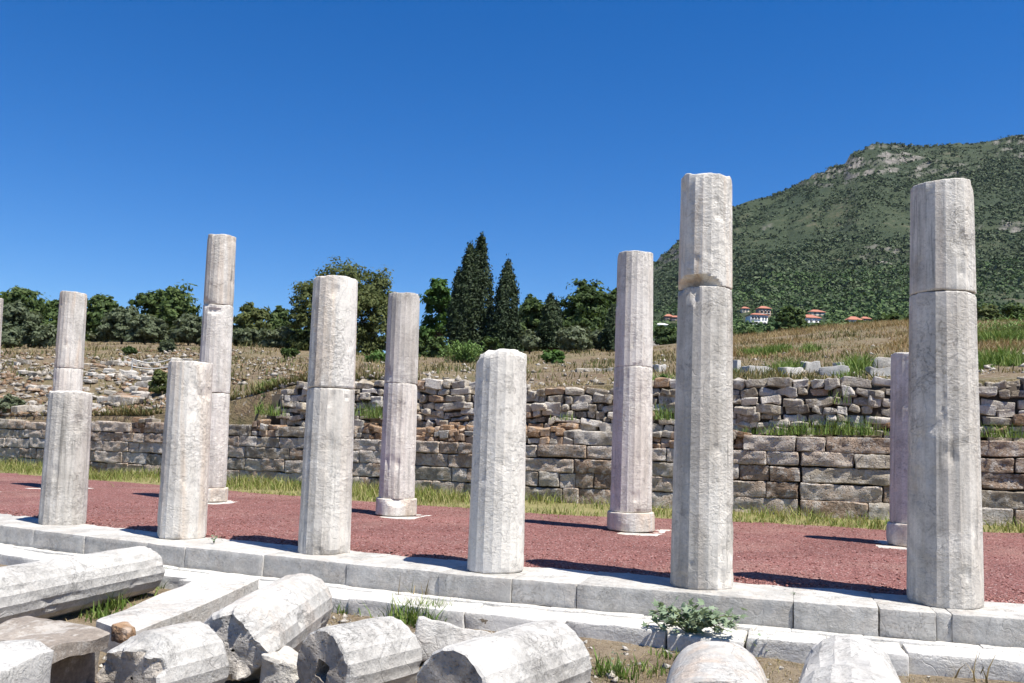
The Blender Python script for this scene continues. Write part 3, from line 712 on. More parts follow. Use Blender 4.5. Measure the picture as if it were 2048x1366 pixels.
# ledge and wall-face tufts
def tufts(spec, fn, seed, hmul=1.0, n=45, spread=.16):
    r = np.random.default_rng(seed); parts = []
    for (px, py, hh, nn) in spec:
        P0 = fn(px, py); k = int(n*nn)
        P = P0[None]+np.c_[r.normal(0, spread*nn**.5, k), r.normal(0, spread*.7, k), np.zeros(k)]-np.array([0, 0, .02])
        parts.append(blades(P, hh*hmul*np.ones(k), .007, .9, seed+len(parts)))
    return parts
onl = lambda px, py: aty(px, py, float(Yw(aty(px, py, 17.3)[0]))+.25)
parts = tufts([(1565,868,.22,1.5),(1595,866,.20,1.2),(1625,868,.28,1.6),(1655,866,.24,1.5),(1690,868,.30,2.2),(1715,868,.28,1.8),(1740,868,.18,1.2),(745,835,.35,1.6),(725,830,.25,1.2),(760,833,.3,1.2),(1320,835,.3,1.2),(1330,838,.25,1.2),(1975,872,.22,1.6),(2010,873,.2,1.4),(1500,866,.14,1),(1130,838,.14,.9),(530,826,.3,1.3),(545,830,.3,1.2),(1680,805,.3,.5),(1550,868,.12,1),(2035,874,.2,1)], onl, 71)
merged('ledge_grass', parts, 'greengrass', 'green grass tufts on the ledge between the two walls', 'grass')
# dry terrace grass
n = 46000; px = rg.uniform(-80, 2150, n); D = 19+rg.random(n)**1.5*62; D = np.maximum(D, wall_D(px)+.15)
dn = fbm(np.stack([px*.006, D*.12, 0*px], -1), 15, 3); m_ = rg.random(n) < np.clip(.24+dn*1.8, .02, 1)*np.where(px < 480, 1, 1); px, D = px[m_], D[m_]
x, y = hpos(px, D); P = np.stack([x, y, Gz(px, D)-.03], 1)
merged('dry_grass', [blades(P, (.07+.0024*D)*np.ones(len(px)), .006+.0004*D, 1.4, 9)], 'straw', 'dry straw coloured grass covering the terrace above the walls', 'grass')
n = 34000; px = rg.uniform(-80, 2150, n); D = np.maximum(19+rg.random(n)**1.4*45, wall_D(px)+.15)
x, y = hpos(px, D); dn = fbm(np.stack([x*.35, y*.35, 0*x], -1), 19, 3); m_ = rg.random(n) < np.clip(dn*3.4-.12, 0, 1); px, D, x, y, dn = px[m_], D[m_], x[m_], y[m_], dn[m_]
merged('terrace_weeds', [blades(np.stack([x, y, Gz(px, D)-.03], 1), .10+.25*np.clip(dn, 0, 1)+.002*D, .008+.0004*D, 1.0, 29)], 'weed', 'olive green and brown weeds growing in patches on the terrace', 'weeds')
# rusty weed field on the right
n = 36000; px = rg.uniform(1455, 2200, n); D = 40+rg.random(n)*56; dn = fbm(np.stack([px*.012, D*.12, 0*px], -1), 25, 3)
m_ = rg.random(n) < np.clip(.75+dn*1.1, .1, 1); px, D, dn = px[m_], D[m_], dn[m_]; x, y = hpos(px, D)
merged('rusty_weeds', [blades(np.stack([x, y, Gz(px, D)-.05], 1), np.clip(.26+.42*dn, .08, .8), .02, 1.4, 10)], 'rust', 'rust coloured dry weeds on the rise below the village', 'weeds')
# green grass patches on the terrace
spec = [(1580,742,25,.55,5),(1563,746,24,.4,4),(1720,735,25,.6,6),(1712,744,24,.5,4),(1700,750,22,.3,4),(1480,742,25,.25,4),(1330,770,21,.25,4),(1975,715,30,.7,8),(2020,712,30,.8,8),(1960,728,27,.45,5),(2040,722,28,.5,6),(1500,702,45,.5,6),(1530,704,45,.5,6),(1620,700,45,.5,5),(535,766,25,.3,3),(1560,700,46,.5,6),(2000,690,48,.8,8),(2035,680,48,.9,8),(1975,690,50,.8,6)]
parts = []; rt = np.random.default_rng(77)
for px, py, D, hh, nn in spec:
    k = int(nn*55); pp = px+rt.normal(0, 13, k); d2 = D+rt.normal(0, .5, k); x, y = hpos(pp, d2)
    parts.append(blades(np.stack([x, y, Gz(pp, d2)-.03], 1), hh*.75*np.ones(k), .006+.0004*D, 1.1, 90+len(parts)))
merged('green_grass_patches', parts, 'greengrass', 'fresh green grass tufts among the terrace stones', 'grass')

# ------------------------------------------------------------------ trees
def leaf_quads(P, N, size, r, aspect=.55):
    n = len(P); N = N/np.maximum(np.linalg.norm(N, axis=1, keepdims=True), 1e-9)
    a = np.cross(N, r.normal(0, 1, (n, 3))); a /= np.maximum(np.linalg.norm(a, axis=1, keepdims=True), 1e-9); b_ = np.cross(N, a)
    s = (size*(.6+.8*r.random(n)))[:, None]; a = a*s; b_ = b_*s*aspect
    V = np.stack([P-a, P-b_*.9+a*.1, P+a, P+b_-a*.1], 1)
    return V.reshape(-1, 3), np.arange(4*n).reshape(-1, 4)
def crown(lobes, nclump, nleaf, lsize, r, csize=.22, shell=.55, updown=1.0, nrm=.8):
    vol = np.array([l[3]*l[4]*l[5] for l in lobes])**(2/3); pick = r.choice(len(lobes), nclump, p=vol/vol.sum())
    L = np.array(lobes)[pick]; d = r.normal(0, 1, (nclump, 3)); d /= np.linalg.norm(d, axis=1, keepdims=True); d[:, 2] = np.where(d[:, 2] < -.5, -d[:, 2], d[:, 2])
    rad = (shell+(1-shell)*r.random(nclump))*(1+.16*r.normal(0, 1, nclump)); cen = L[:, :3]+d*rad[:, None]*L[:, 3:6]
    cs = csize*L[:, 3:6].mean(1)*(.6+.8*r.random(nclump))
    g = r.normal(0, 1, (nclump, nleaf, 3)); g /= np.maximum(np.linalg.norm(g, axis=2, keepdims=True), 1e-9); g *= r.random((nclump, nleaf, 1))**.45
    P = cen[:, None]+g*cs[:, None, None]*np.array([1.15, 1.15, .8*updown])
    N = d[:, None]*nrm+g*.7+r.normal(0, .55, P.shape)+np.array([0, 0, .25])
    return leaf_quads(P.reshape(-1, 3), N.reshape(-1, 3), lsize, r)
def limbs(h, r0, lobes, r, n=6):
    parts = []
    top = np.array([0, 0, h]); bend = r.normal(0, .06*h, 2)
    path = [np.array([bend[0]*t**2, bend[1]*t**2, h*t-.3*(t == 0)]) for t in np.linspace(0, 1, 6)]
    parts.append(tube(path, np.linspace(r0*1.25, r0*.75, 6), 8))
    for k in range(n):
        l = lobes[k % len(lobes)]; e = np.array(l[:3])+r.normal(0, .35, 3)*np.array(l[3:6]); s = path[-1-(k % 2)]
        mid = (s+e)/2+np.array([0, 0, -.08*h])+r.normal(0, .05*h, 3)
        pts = [s, s*.5+mid*.5+r.normal(0, .02*h, 3), mid, mid*.5+e*.5, e]
        parts.append(tube(pts, np.linspace(r0*.55, r0*.1, 5), 6))
    return merge(parts)
TREES = []
def tree(name, label, px, ybase, ytop, wpx, D, mat, seed, cat='tree', lobes=None, ncl=230, nlf=32, ls=None, trunk=.22, group=None, shell=.45, csize=.27, zb=None):
    """a tree of real height at its own distance; wpx/ybase/ytop are its surveyed width and height"""
    r = np.random.default_rng(seed); x, y = hpos(px, D); z = float(zpix(px, ybase, D)); H = (ybase-ytop)*D/F; W = wpx*D/F/2
    t = thing(name, label, cat, (x, y, z), r.uniform(-.3, .3)-YAW, group)
    if lobes is None:
        lobes = [(0, 0, .52, .72, .72, .40), (r.uniform(-.2, .2), 0, .80, .42, .42, .18)]
        for k in range(5):
            a = k*1.26+r.uniform(-.3, .3); lobes.append((.55*math.cos(a), .55*math.sin(a), r.uniform(.2, .34), r.uniform(.38, .5), r.uniform(.38, .5), r.uniform(.17, .24)))
        for k in range(5):
            a = k*1.26+r.uniform(0, 1); q = r.uniform(.36, .58); lobes.append((q*math.cos(a), q*math.sin(a), r.uniform(.5, .74), r.uniform(.3, .42), r.uniform(.3, .42), r.uniform(.14, .2)))
    L = [(a*W, b_*W, c*H, d*W, e*W, f*H) for a, b_, c, d, e, f in lobes]
    V, Q = crown(L, ncl, nlf, ls or max(.03, D*.0026), r, csize, shell)
    zmin = .04*H; V[:, 2] = np.maximum(V[:, 2], zmin+.02*V[:, 2])
    obj('crown', mesh_np('crown', V, Q), M[mat], t)
    V, Q = limbs(H*trunk+.2, max(.012, H*.026), L, r)
    obj('trunk', mesh_np('trunk', V, Q, True), M['bark'], t)
    return t
def bush_lobes(r):
    return [(0, 0, .38, .8, .8, .45), (0, 0, .15, .7, .7, .2)]+[(.55*math.cos(a), .55*math.sin(a), r.uniform(.15, .65), .42, .42, .3) for a in np.arange(5)*1.26+r.uniform(0, 1)]
def bush(name, label, px, ybase, ytop, wpx, D, mat, seed, **k):
    r = np.random.default_rng(seed+900); k.setdefault('ncl', 90); k.setdefault('nlf', 30)
    return tree(name, label, px, ybase, ytop, wpx, D, mat, seed, 'bush', bush_lobes(r), trunk=.12, **k)
GL = 'trees on the slope at the left'
tree('oak_tree', 'dark oak at the left edge rising above the olives', 32, 690, 573, 150, 82, 'oak', 201, group=GL)
tree('olive_tree', 'broad grey olive tree at the left edge below the oak', 22, 688, 604, 130, 74, 'olive', 202, group=GL)
bush('olive_bush', 'round olive bush left of the slender back column', 74, 698, 638, 78, 62, 'olive', 203)
bush('olive_bush', 'small olive bush cut by the left edge', 10, 694, 648, 56, 63, 'olive', 204)
tree('oak_tree', 'dark oak just right of the leftmost columns', 205, 682, 590, 120, 86, 'oak', 205, group=GL)
tree('olive_tree', 'grey olive between the leftmost columns and the big oak', 238, 686, 612, 96, 72, 'olive', 206, group=GL)
tree('oak_tree', 'big rounded oak left of the tallest back column', 330, 688, 568, 160, 88, 'oak', 207, group=GL, ncl=300)
tree('olive_tree', 'low olive in front of the big rounded oak', 285, 688, 628, 90, 70, 'olive', 208, group=GL)
tree('olive_tree', 'olive touching the left side of the tallest back column', 372, 692, 624, 84, 69, 'olive', 209, group=GL)
bush('shrub', 'small dark shrub below the olives near the tallest back column', 330, 706, 680, 36, 55, 'olive', 210)
bush('shrub', 'small dark shrub left of the rope barrier', 256, 709, 694, 30, 52, 'oak', 211, ncl=50)
tree('oak_tree', 'dark tree just left of the slender back column', 108, 680, 594, 110, 90, 'oak', 233, group=GL)
tree('olive_tree', 'yellowish tree just right of the tallest back column', 497, 690, 606, 100, 84, 'pear', 212, group=GL)
tree('oak_tree', 'dark small tree left of the large yellow green tree', 552, 690, 614, 74, 92, 'oak', 213, group=GL)
bush('olive_bush', 'grey olive bush right of the tallest back column', 485, 695, 652, 76, 68, 'olive', 214)
bush('olive_bush', 'grey olive bush left of the two-drum front column', 548, 697, 655, 90, 67, 'olive', 215)
bush('shrub', 'dark round shrub beside the two-drum front column', 576, 720, 695, 34, 48, 'oak', 216, ncl=60)
bush('shrub', 'greyish shrub on dry grass left of the two-drum front column', 590, 752, 728, 44, 36, 'olive', 217, ncl=60)
TL = ['thicket at the far left edge behind the olives', 'grey thicket left of the slender back column', 'dark thicket right behind the slender back column', 'grey thicket behind the grey olive near the leftmost columns', 'dark thicket behind the left flank of the big rounded oak', 'dark thicket below the crown of the big rounded oak', 'grey thicket behind the tallest back column', 'dark thicket right of the tallest back column', 'grey thicket below the dark small tree', 'dark thicket behind the left foot of the large yellow green tree', 'dark thicket behind the back column with broken base', 'dark thicket behind the fresh green tree', 'dark thicket behind the second cypress', 'dark thicket behind the small cypress', 'grey thicket behind the big dark green tree', 'dark thicket behind the two-drum fluted column']
for i, (px, yt, wd, D, mt) in enumerate([(-30,628,130,96,'oak'),(60,632,120,97,'olive'),(150,628,130,98,'oak'),(215,640,110,96,'olive'),(275,636,120,98,'oak'),(345,640,120,97,'oak'),(420,636,110,98,'olive'),(480,642,110,97,'oak'),(545,640,110,98,'olive'),(605,640,110,97,'oak'),(800,650,90,92,'oak'),(850,645,90,94,'oak'),(1040,640,90,94,'oak'),(1120,632,100,95,'oak'),(1180,640,100,96,'olive'),(1250,640,90,95,'oak')]):
    bush('thicket_bush', TL[i], px, 706, yt, wd, D, mt, 260+i, group='background thicket behind the trees', ncl=110)
bush('olive_bush', 'dark olive bush under the left side of the large yellow green tree', 610, 716, 652, 72, 67, 'pear', 280, ncl=120)
bush('shrub', 'dark undergrowth under the right side of the large yellow green tree', 742, 726, 660, 60, 68, 'oak', 281, ncl=100)
bush('shrub', 'dark undergrowth below the fresh green tree beside the broken base column', 825, 726, 672, 50, 66, 'oak', 282, ncl=80)
# large tree behind the two-drum column
tree('wild_pear_tree', 'large yellow green tree behind the two-drum front column', 686, 726, 522, 232, 66, 'pear', 218,
     lobes=[(-.12, 0, .74, .52, .5, .26), (.52, .1, .70, .42, .45, .25), (-.55, 0, .56, .42, .45, .26), (.15, 0, .5, .62, .6, .22), (.62, 0, .42, .34, .4, .22), (-.38, .1, .34, .46, .45, .22), (-.75, 0, .38, .24, .3, .2), (.1, 0, .22, .5, .5, .16), (-.5, 0, .18, .4, .4, .14), (.5, 0, .30, .42, .4, .18), (.3, 0, .12, .4, .4, .12)], ncl=560, nlf=42, ls=.13, trunk=.3)
tree('broadleaf_tree', 'fresh green tree behind the left side of the tall double cypress', 876, 705, 550, 92, 78, 'bright', 219, ncl=190)
tree('broadleaf_tree', 'green tree between the second cypress and the small cypress', 1062, 692, 590, 96, 84, 'oak', 220)
tree('broadleaf_tree', 'big dark green tree left of the two-drum fluted column', 1172, 692, 555, 132, 80, 'oak', 221, ncl=220)
tree('broadleaf_tree', 'dark tree partly behind the two-drum fluted column', 1232, 694, 566, 70, 82, 'oak', 222)
bush('olive_bush', 'grey leafy bush right of the small cypress', 1150, 704, 640, 80, 64, 'olive', 223, ncl=130)
bush('olive_bush', 'grey leafy bush touching the two-drum fluted column', 1208, 704, 642, 62, 65, 'olive', 224, ncl=110)
bush('olive_bush', 'grey green bush between the two cypresses at right', 1058, 700, 655, 50, 66, 'olive', 225)
bush('shrub', 'bright green shrub in front of the small cypress', 1106, 734, 692, 50, 46, 'bright', 226, ncl=70)
bush('shrub', 'leafy green shrub just left of the back column with broken base', 752, 742, 694, 52, 44, 'bright', 227, ncl=90)
bush('shrub', 'dark undergrowth at the foot of the tall double cypress', 872, 722, 668, 60, 66, 'oak', 228, ncl=80)
bush('shrub', 'dark undergrowth between the two tall cypresses', 985, 716, 668, 46, 68, 'oak', 229, ncl=60)
bush('dry_shrub', 'dry brownish shrub beside the low front column at left', 318, 795, 728, 46, 29, 'pear', 230, ncl=70, nlf=26, ls=.06)
bush('shrub', 'olive green shrub on the wall top at the left edge', 26, 832, 778, 66, float(wall_D(26))+.5, 'olive', 231, ncl=80, ls=.06)
bush('shrub', 'tall leafy weeds on the wall near the tallest back column', 532, 826, 768, 34, float(wall_D(532))+.2, 'bright', 232, ncl=50, ls=.045)
bush('shrub', 'small leafy plant on the rubble wall near the tall chipped column', 1330, 776, 752, 34, float(wall_D(1330))+.3, 'bright', 234, ncl=36, ls=.05)

def cypress(label, px, ybase, tips, D, seed, ncl=260):
    r = np.random.default_rng(seed); x, y = hpos(px, D); z = float(zpix(px, ybase, D)); k = D/F
    t = thing('cypress_tree', label, 'tree', (x, y, z), -YAW, 'cypress trees'); Ps = []; Ns = []
    for (tx, ty, wd) in tips:
        H = (ybase-ty)*k; W = wd*k/2; ox = (tx-px)*k; n = ncl
        u = r.random(n)**.85; prof = np.clip((1-u)**.72*(.45+1.0*u**.28)*1.12, 0.02, 1)
        prof *= 1+.07*r.normal(0, 1, n); a = r.uniform(0, 6.283, n); rad = W*prof*(.72+.3*r.random(n))
        cen = np.stack([ox*(.55+.45*u)+rad*np.cos(a), rad*np.sin(a), H*(.02+.965*u)], 1); m = 44
        g = r.normal(0, 1, (n, m, 3))*np.array([.10*W+.04, .10*W+.04, .34*W+.12])*(1-.45*u)[:, None, None]
        Ps.append((cen[:, None]+g).reshape(-1, 3)); out = np.stack([np.cos(a), np.sin(a), .25+0*a], 1)
        Ns.append((out[:, None]+r.normal(0, .5, (n, m, 3))).reshape(-1, 3))
    V, Q = leaf_quads(np.concatenate(Ps), np.concatenate(Ns), .125, r, .5); V[:, 2] = np.maximum(V[:, 2], .05)
    obj('crown', mesh_np('crown', V, Q), M['cypress'], t)
    H = (ybase-tips[0][1])*k; V, Q = tube([(0, 0, -.3), (0, 0, H*.3), ((tips[0][0]-px)*k*.7, 0, H*.7), ((tips[0][0]-px)*k, 0, H*.95)], [.22, .18, .1, .02], 8)
    obj('trunk', mesh_np('trunk', V, Q, True), M['bark'], t)
    return t
cypress('tall dark cypress with twin tips, highest of the cypresses', 940, 718, [(954, 474, 68), (933, 492, 66), (912, 545, 58)], 72, 301, 250)
cypress('dark pointed cypress right of the twin-tipped one', 1006, 712, [(1010, 526, 58), (1000, 595, 46)], 70, 302, 230)
cypress('small dark cypress left of the big green tree', 1101, 698, [(1098, 592, 40), (1108, 604, 36)], 66, 303, 120)
cypress('narrow dark cypress half hidden by the two-drum fluted column', 1226, 704, [(1224, 618, 40)], 64, 304, 120)

# cane clump
def cane(name, label, px, ybase, ytop, wpx, D, seed, n=90):
    r = np.random.default_rng(seed); x, y = hpos(px, D); z = float(zpix(px, ybase, D)); H = (ybase-ytop)*D/F; W = wpx*D/F/2
    t = thing(name, label, 'plant', (x, y, z)); P = np.c_[r.normal(0, W*.45, n), r.normal(0, W*.35, n), np.zeros(n)]
    st = []; lf = []
    for p in P:
        d = p/(W+1e-6)*.35*H; e = p+np.array([d[0], d[1], H*r.uniform(.6, 1.0)]); st.append(tube([p-[0, 0, .1], (p+e)/2, e], [.012, .010, .004], 4))
        for q in np.linspace(.25, 1, 7):
            b_ = p+(e-p)*q; a = r.uniform(0, 6.28); l = H*r.uniform(.18, .34); o = np.array([math.cos(a), math.sin(a), 0]); s = np.array([-o[1], o[0], 0])*.028
            m1 = b_+o*l*.5+[0, 0, l*.35]; m2 = b_+o*l+[0, 0, l*.1]
            lf.append((np.array([b_-s*.6, b_+s*.6, m1+s, m1-s]), np.array([[0, 1, 2, 3]]))); lf.append((np.array([m1-s, m1+s, m2+s*.1, m2-s*.1]), np.array([[0, 1, 2, 3]])))
    V, Q = merge(st); obj('stems', mesh_np('stems', V, Q), M['cane'], t)
    V, Q = merge(lf); obj('leaves', mesh_np('leaves', V, Q), M['cane'], t)
    return t
cane('cane_clump', 'bright green cane clump below the twin-tipped cypress', 930, 734, 684, 62, 46, 401, 120)
cane('cane_clump', 'tall green reeds on the bank at the right edge', 2000, 700, 640, 90, 58, 402, 110)
cane('cane_clump', 'tall reeds cut by the right edge of the picture', 2062, 705, 630, 80, 57, 403, 90)
cane('cane_clump', 'small green reed clump beside the leafy shrub near the broken base column', 762, 742, 702, 30, 45, 404, 40)
GR = 'trees and bushes below the village'
bush('shrub', 'dark hedge-like bush between the tall chipped column and the field tree', 1500, 690, 648, 84, 140, 'oak', 240, group=GR)
bush('shrub', 'dark bush right behind the tall chipped column', 1440, 690, 640, 70, 150, 'oak', 247, group=GR)
tree('field_tree', 'dark round tree standing in the field below the white houses', 1586, 690, 609, 74, 150, 'oak', 241, group=GR, ncl=170)
bush('shrub', 'dark low bushes right of the field tree', 1650, 680, 640, 66, 155, 'oak', 242, group=GR)
bush('shrub', 'dark bushes left of the right end column', 1790, 662, 618, 90, 130, 'oak', 243, group=GR)
bush('shrub', 'dark bush seen between the fluted column and the chipped column', 1335, 698, 645, 60, 120, 'oak', 244, group=GR)
bush('shrub', 'low bushes below the village between field tree and right end column', 1720, 668, 640, 80, 150, 'oak', 245, group=GR)
bush('shrub', 'green bush right of the right end column on the bank', 1962, 668, 604, 90, 110, 'pear', 246, group=GR)
bush('shrub', 'dark bush at the right edge behind the reeds', 2040, 662, 600, 90, 115, 'oak', 248, group=GR)

# ------------------------------------------------------------------ rope barrier
P1 = atD(265, 722, 37); P2 = atD(343, 722, 36)
rb = thing('rope_barrier', 'thin white rope slung between two low posts on the stony slope', 'rope barrier', (P1[0], P1[1], float(Gz(265, 37))))
o1 = np.array(rb.location); h = .62
for p in (P1, P2):
    q = p-o1; V, Q = tube([(q[0], q[1], q[2]-1.0), (q[0], q[1], q[2]+.12)], [.035, .03], 6)
    obj('post', mesh_np('post', V, Q, True), M['rope'], rb)
for dz, sag in ((.08, .16), (-.22, .10)):
    a, b_ = P1-o1, P2-o1; pts = [a+(b_-a)*t+np.array([0, 0, dz-sag*4*t*(1-t)]) for t in np.linspace(0, 1, 14)]
    V, Q = tube(pts, .026, 5); obj('rope', mesh_np('rope', V, Q, True), M['rope'], rb)

# ------------------------------------------------------------------ mountain
sil = np.array([(600,720),(900,700),(1050,668),(1150,628),(1230,574),(1300,522),(1345,486),(1365,464),(1400,442),(1460,406),(1530,386),(1575,372),(1610,350),(1650,334),(1690,314),(1720,287),(1760,273),(1850,279),(1950,272),(2048,262),(2300,236),(2700,262),(3400,330)], float)
foot = np.array([(600,740),(1300,656),(1500,650),(1700,647),(2048,636),(3400,600)], float)
D_F = 520.
def ridgeD(px): return 1180+260*np.sin((px-1100)/420.)*.5+np.clip((px-1500)*.12, 0, 200)
def Mz(px, D, noise=True):
    px = np.asarray(px, float); Dr = ridgeD(px); zf = zpix(px, np.interp(px, foot[:, 0], foot[:, 1]), D_F); zr_ = zpix(px, np.interp(px, sil[:, 0], sil[:, 1]), Dr)
    u = (D-D_F)/(Dr-D_F); uu = np.clip(u, 0, 1); pr = .30*uu+.70*uu**1.6
    z = zf+(zr_-zf)*pr; z = np.where(u > 1, zr_-(u-1)*(Dr-D_F)*.35, z)
    zl = zpix(px, np.interp(px, foot[:, 0], foot[:, 1])+24, 260.); z = np.where(u < 0, zl+(zf-zl)*np.clip((D-260)/(D_F-260), -.2, 1), z)
    if noise:
        x, y = hpos(px, D); k = np.clip(uu*(1-uu)*4, .0, 1)
        rg_ = 1-2*np.abs(fbm(np.stack([x*.0045, y*.0045, 0*x], -1), 88, 3)); z = z+k*(18*fbm(np.stack([x*.006, y*.006, 0*x], -1), 81, 4)+14*(rg_-.5))+4.0*np.clip(uu*3, 0, 1)*fbm(np.stack([x*.03, y*.03, 0*x], -1), 83, 3)
        # limestone ledges
        q = (z-.12*x)/24.0+2.2*fbm(np.stack([x*.006, y*.006, 0*x], -1), 85, 3)+.7*fbm(np.stack([x*.03, y*.03, 0*x], -1), 86, 2); fr = q-np.floor(q); st = np.clip(fr*3.2-1.1, 0, 1)
        am = np.clip(-.55+uu*1.1+2.2*fbm(np.stack([x*.011, y*.011, 0*x], -1), 87, 3), 0, 1)*np.clip((uu-.12)*4, 0, 1)
        cl = np.exp(-((px-1745)/120)**2-((uu-.92)/.075)**2); am = np.clip(am+.35*cl, 0, 1.0)
        z = z+am*(st-fr)*(9.0+4*cl)
    return z
pc = np.concatenate([np.linspace(600, 1200, 40), np.linspace(1204, 2120, 350), np.linspace(2140, 3400, 50)])
dd = np.concatenate([np.linspace(240, D_F, 24), D_F*(1500/D_F)**np.linspace(.01, 1, 215), [1700, 2100]])
PX, DD = np.meshgrid(pc, dd); X, Y = hpos(PX, DD); Z = Mz(PX, DD)
Z[0] -= 60
sheet('mountain', X, Y, Z, M['mountain'], smooth=False)
# ------------------------------------------------------------------ village houses
HOUSES = []
def house(label, px0, px1, yb, ye, yr, D, wall_m, seed, wins=(), rot=0., dep=.75, name='house', roofm='rooftile'):
    """px0..px1 facade, yb base, ye eaves, yr ridge"""
    pxm = (px0+px1)/2; Dt = np.linspace(420, 760, 400); D = float(Dt[np.argmax(Mz(pxm+0*Dt, Dt) >= zpix(pxm, yb, Dt))])
    HOUSES.append((px0, px1, D))
    k = D/F; W = (px1-px0)*k; H = (yb-ye)*k; RHt = (ye-yr)*k; x, y = hpos(pxm, D); z = float(zpix(pxm, yb, D)); Dp = W*dep
    t = thing(name, label, 'house', (x, y, z), -YAW+rot, 'village houses')
    V, Q = stone_verts((W, Dp, H+3), (2, 2, 2), .01, 0, 1, 0); V[:, 2] += (H+3)/2-3; V[:, 1] += Dp/2
    obj('wall', mesh_np('wall', V, Q), M[wall_m], t)
    ov = .55; w2 = W/2+ov; y0, y1 = -ov, Dp+ov; rx = max(.2, w2-(y1-y0)/2*.9); ym = Dp/2
    V = np.array([(-w2, y0, H), (w2, y0, H), (w2, y1, H), (-w2, y1, H), (-rx, ym, H+RHt), (rx, ym, H+RHt), (-w2, y0, H-.25), (w2, y0, H-.25), (w2, y1, H-.25), (-w2, y1, H-.25)])
    V[:6, 2] += .003
    me = bpy.data.meshes.new('roof'); me.from_pydata([tuple(v) for v in V], [], [(0, 1, 5, 4), (1, 2, 5), (2, 3, 4, 5), (3, 0, 4), (0, 6, 7, 1), (1, 7, 8, 2), (2, 8, 9, 3), (3, 9, 6, 0), (6, 9, 8, 7)]); me.update()
    obj('roof', me, M[roofm], t)
    for (fx, z0, z1, fw) in wins:
        V, Q = box_topo(1, 1, 1); V = (V-.5)*np.array([fw*W, .3, (z1-z0)*H]); o = obj('window', mesh_np('window', V, Q), M['window'], t, ((fx-.5)*W, -.05, (z0+z1)/2*H))
        V, Q = box_topo(1, 1, 1); V = (V-.5)*np.array([fw*W*1.25, .25, .12*H*.4]); obj('sill', mesh_np('sill', V, Q), M['plaster'], o, (0, -.12, -(z1-z0)*H/2-.08))
    return t
w4 = [(.14, .58, .86, .13), (.32, .58, .86, .13), (.50, .58, .86, .13), (.74, .62, .84, .09), (.9, .62, .84, .09), (.14, .08, .34, .13), (.34, .08, .34, .13), (.56, .08, .34, .1), (.82, .08, .32, .12)]
house('white two-storey house with many windows, largest in the village', 1501, 1537, 650, 628, 623, 520, 'plaster', 1, w4, .12)
house('brown stone house with red roof behind the white two-storey house', 1518, 1543, 636, 615, 609, 545, 'masonry', 2, [(.25, .5, .85, .18), (.55, .5, .85, .18), (.82, .5, .85, .16)], .1)
house('small cream house highest at the left of the village', 1484, 1499, 624, 615, 611, 560, 'cream', 3, [(.3, .4, .75, .2), (.7, .4, .75, .2)], .1)
house('brown house with orange roof left of the chipped column', 1329, 1346, 638, 631, 626, 560, 'masonry', 4, [(.35, .3, .7, .2), (.7, .3, .7, .2)], .1)
house('orange roofed house half hidden behind the chipped column', 1343, 1360, 640, 633, 629, 552, 'masonry', 5, [(.3, .3, .7, .2)], .1)
house('low white building with flat grey roof left of the chipped column', 1312, 1336, 656, 648, 644, 470, 'plaster', 6, [(.3, .2, .6, .14), (.7, .2, .6, .14)], .1, roofm='plaster')
house('wide white house with red roof right of the field tree', 1608, 1644, 648, 634, 626, 520, 'plaster', 7, [(.2, .35, .7, .12), (.45, .35, .7, .12), (.75, .35, .7, .12)], .1)
house('red roofed house above the wide white house', 1622, 1653, 630, 622, 616, 560, 'cream', 8, [(.3, .3, .75, .14), (.65, .3, .75, .14)], .1)
house('red roofed house standing alone at the right of the village', 1699, 1728, 646, 638, 630, 520, 'plaster', 9, [(.25, .2, .7, .14), (.6, .2, .7, .14)], .1)
house('low house with dull roof beyond the lone red roofed house', 1726, 1745, 640, 636, 631, 545, 'masonry', 10, [(.4, .2, .7, .2)], .1)

# scrub on the mountain
rm = np.random.default_rng(55)
def scrub(n, u0, u1, pw, r0, r1, k, dbase, dslope, px0=1190, px1=2150, lf=.56):
    px = rm.uniform(px0, px1, n); u = u0+(u1-u0)*rm.random(n)**pw; D = np.where(u >= 0, D_F+u*(ridgeD(px)-D_F), D_F+u*240)
    x, y = hpos(px, D); dn = fbm(np.stack([x*.010, y*.010, 0*x], -1), 91, 4); d2 = fbm(np.stack([x*.05, y*.05, 0*x], -1), 93, 2)
    zz = Mz(px, D); bn = fbm(np.stack([(zz-.10*x)*.022, x*.0035+y*.0035, 0*x], -1), 97, 3); cl = np.exp(-((px-1745)/120)**2-((u-.92)/.075)**2)
    dbase = dbase-1.9*np.clip(bn-.12, 0, .5)*(u > .08)-.15*cl
    m_ = rm.random(n) < np.clip(dbase-dslope*u**2+dn*1.6+d2*1.1, .12, 1); px, D, u, x, y = px[m_], D[m_], u[m_], x[m_], y[m_]
    ok = np.ones(len(px), bool)
    for (h0, h1, hd) in HOUSES: ok &= ~((px > h0-2) & (px < h1+2) & (D > hd-150) & (D < hd+14))
    px, D, u, x, y = px[ok], D[ok], u[ok], x[ok], y[ok]
    n = len(px); z = Mz(px, D); s = (r0+(r1-r0)*rm.random(n)**2.2)*(1+.5*np.clip(fbm(np.stack([x*.02, y*.02, 0*x], -1), 99, 2), -.6, 1))
    g = rm.normal(0, 1, (n, k, 3)); g /= np.linalg.norm(g, axis=2, keepdims=True); g[..., 2] = np.abs(g[..., 2])
    Pq = np.stack([x, y, z], 1)[:, None]+g*s[:, None, None]*(.5+.5*rm.random((n, k, 1)))*np.array([1, 1, 1.0])
    return leaf_quads(Pq.reshape(-1, 3), (g+rm.normal(0, .4, g.shape)).reshape(-1, 3), np.repeat(s*lf, k), rm, .8)
V, Q = scrub(56000, .12, 1.0, .78, .8, 3.2, 6, 1.3, .40)
stuff(obj('hillside_scrub', mesh_np('hillside_scrub', V, Q), M['scrub']), 'dark green scrub covering the slopes of the mountain', 'scrub')
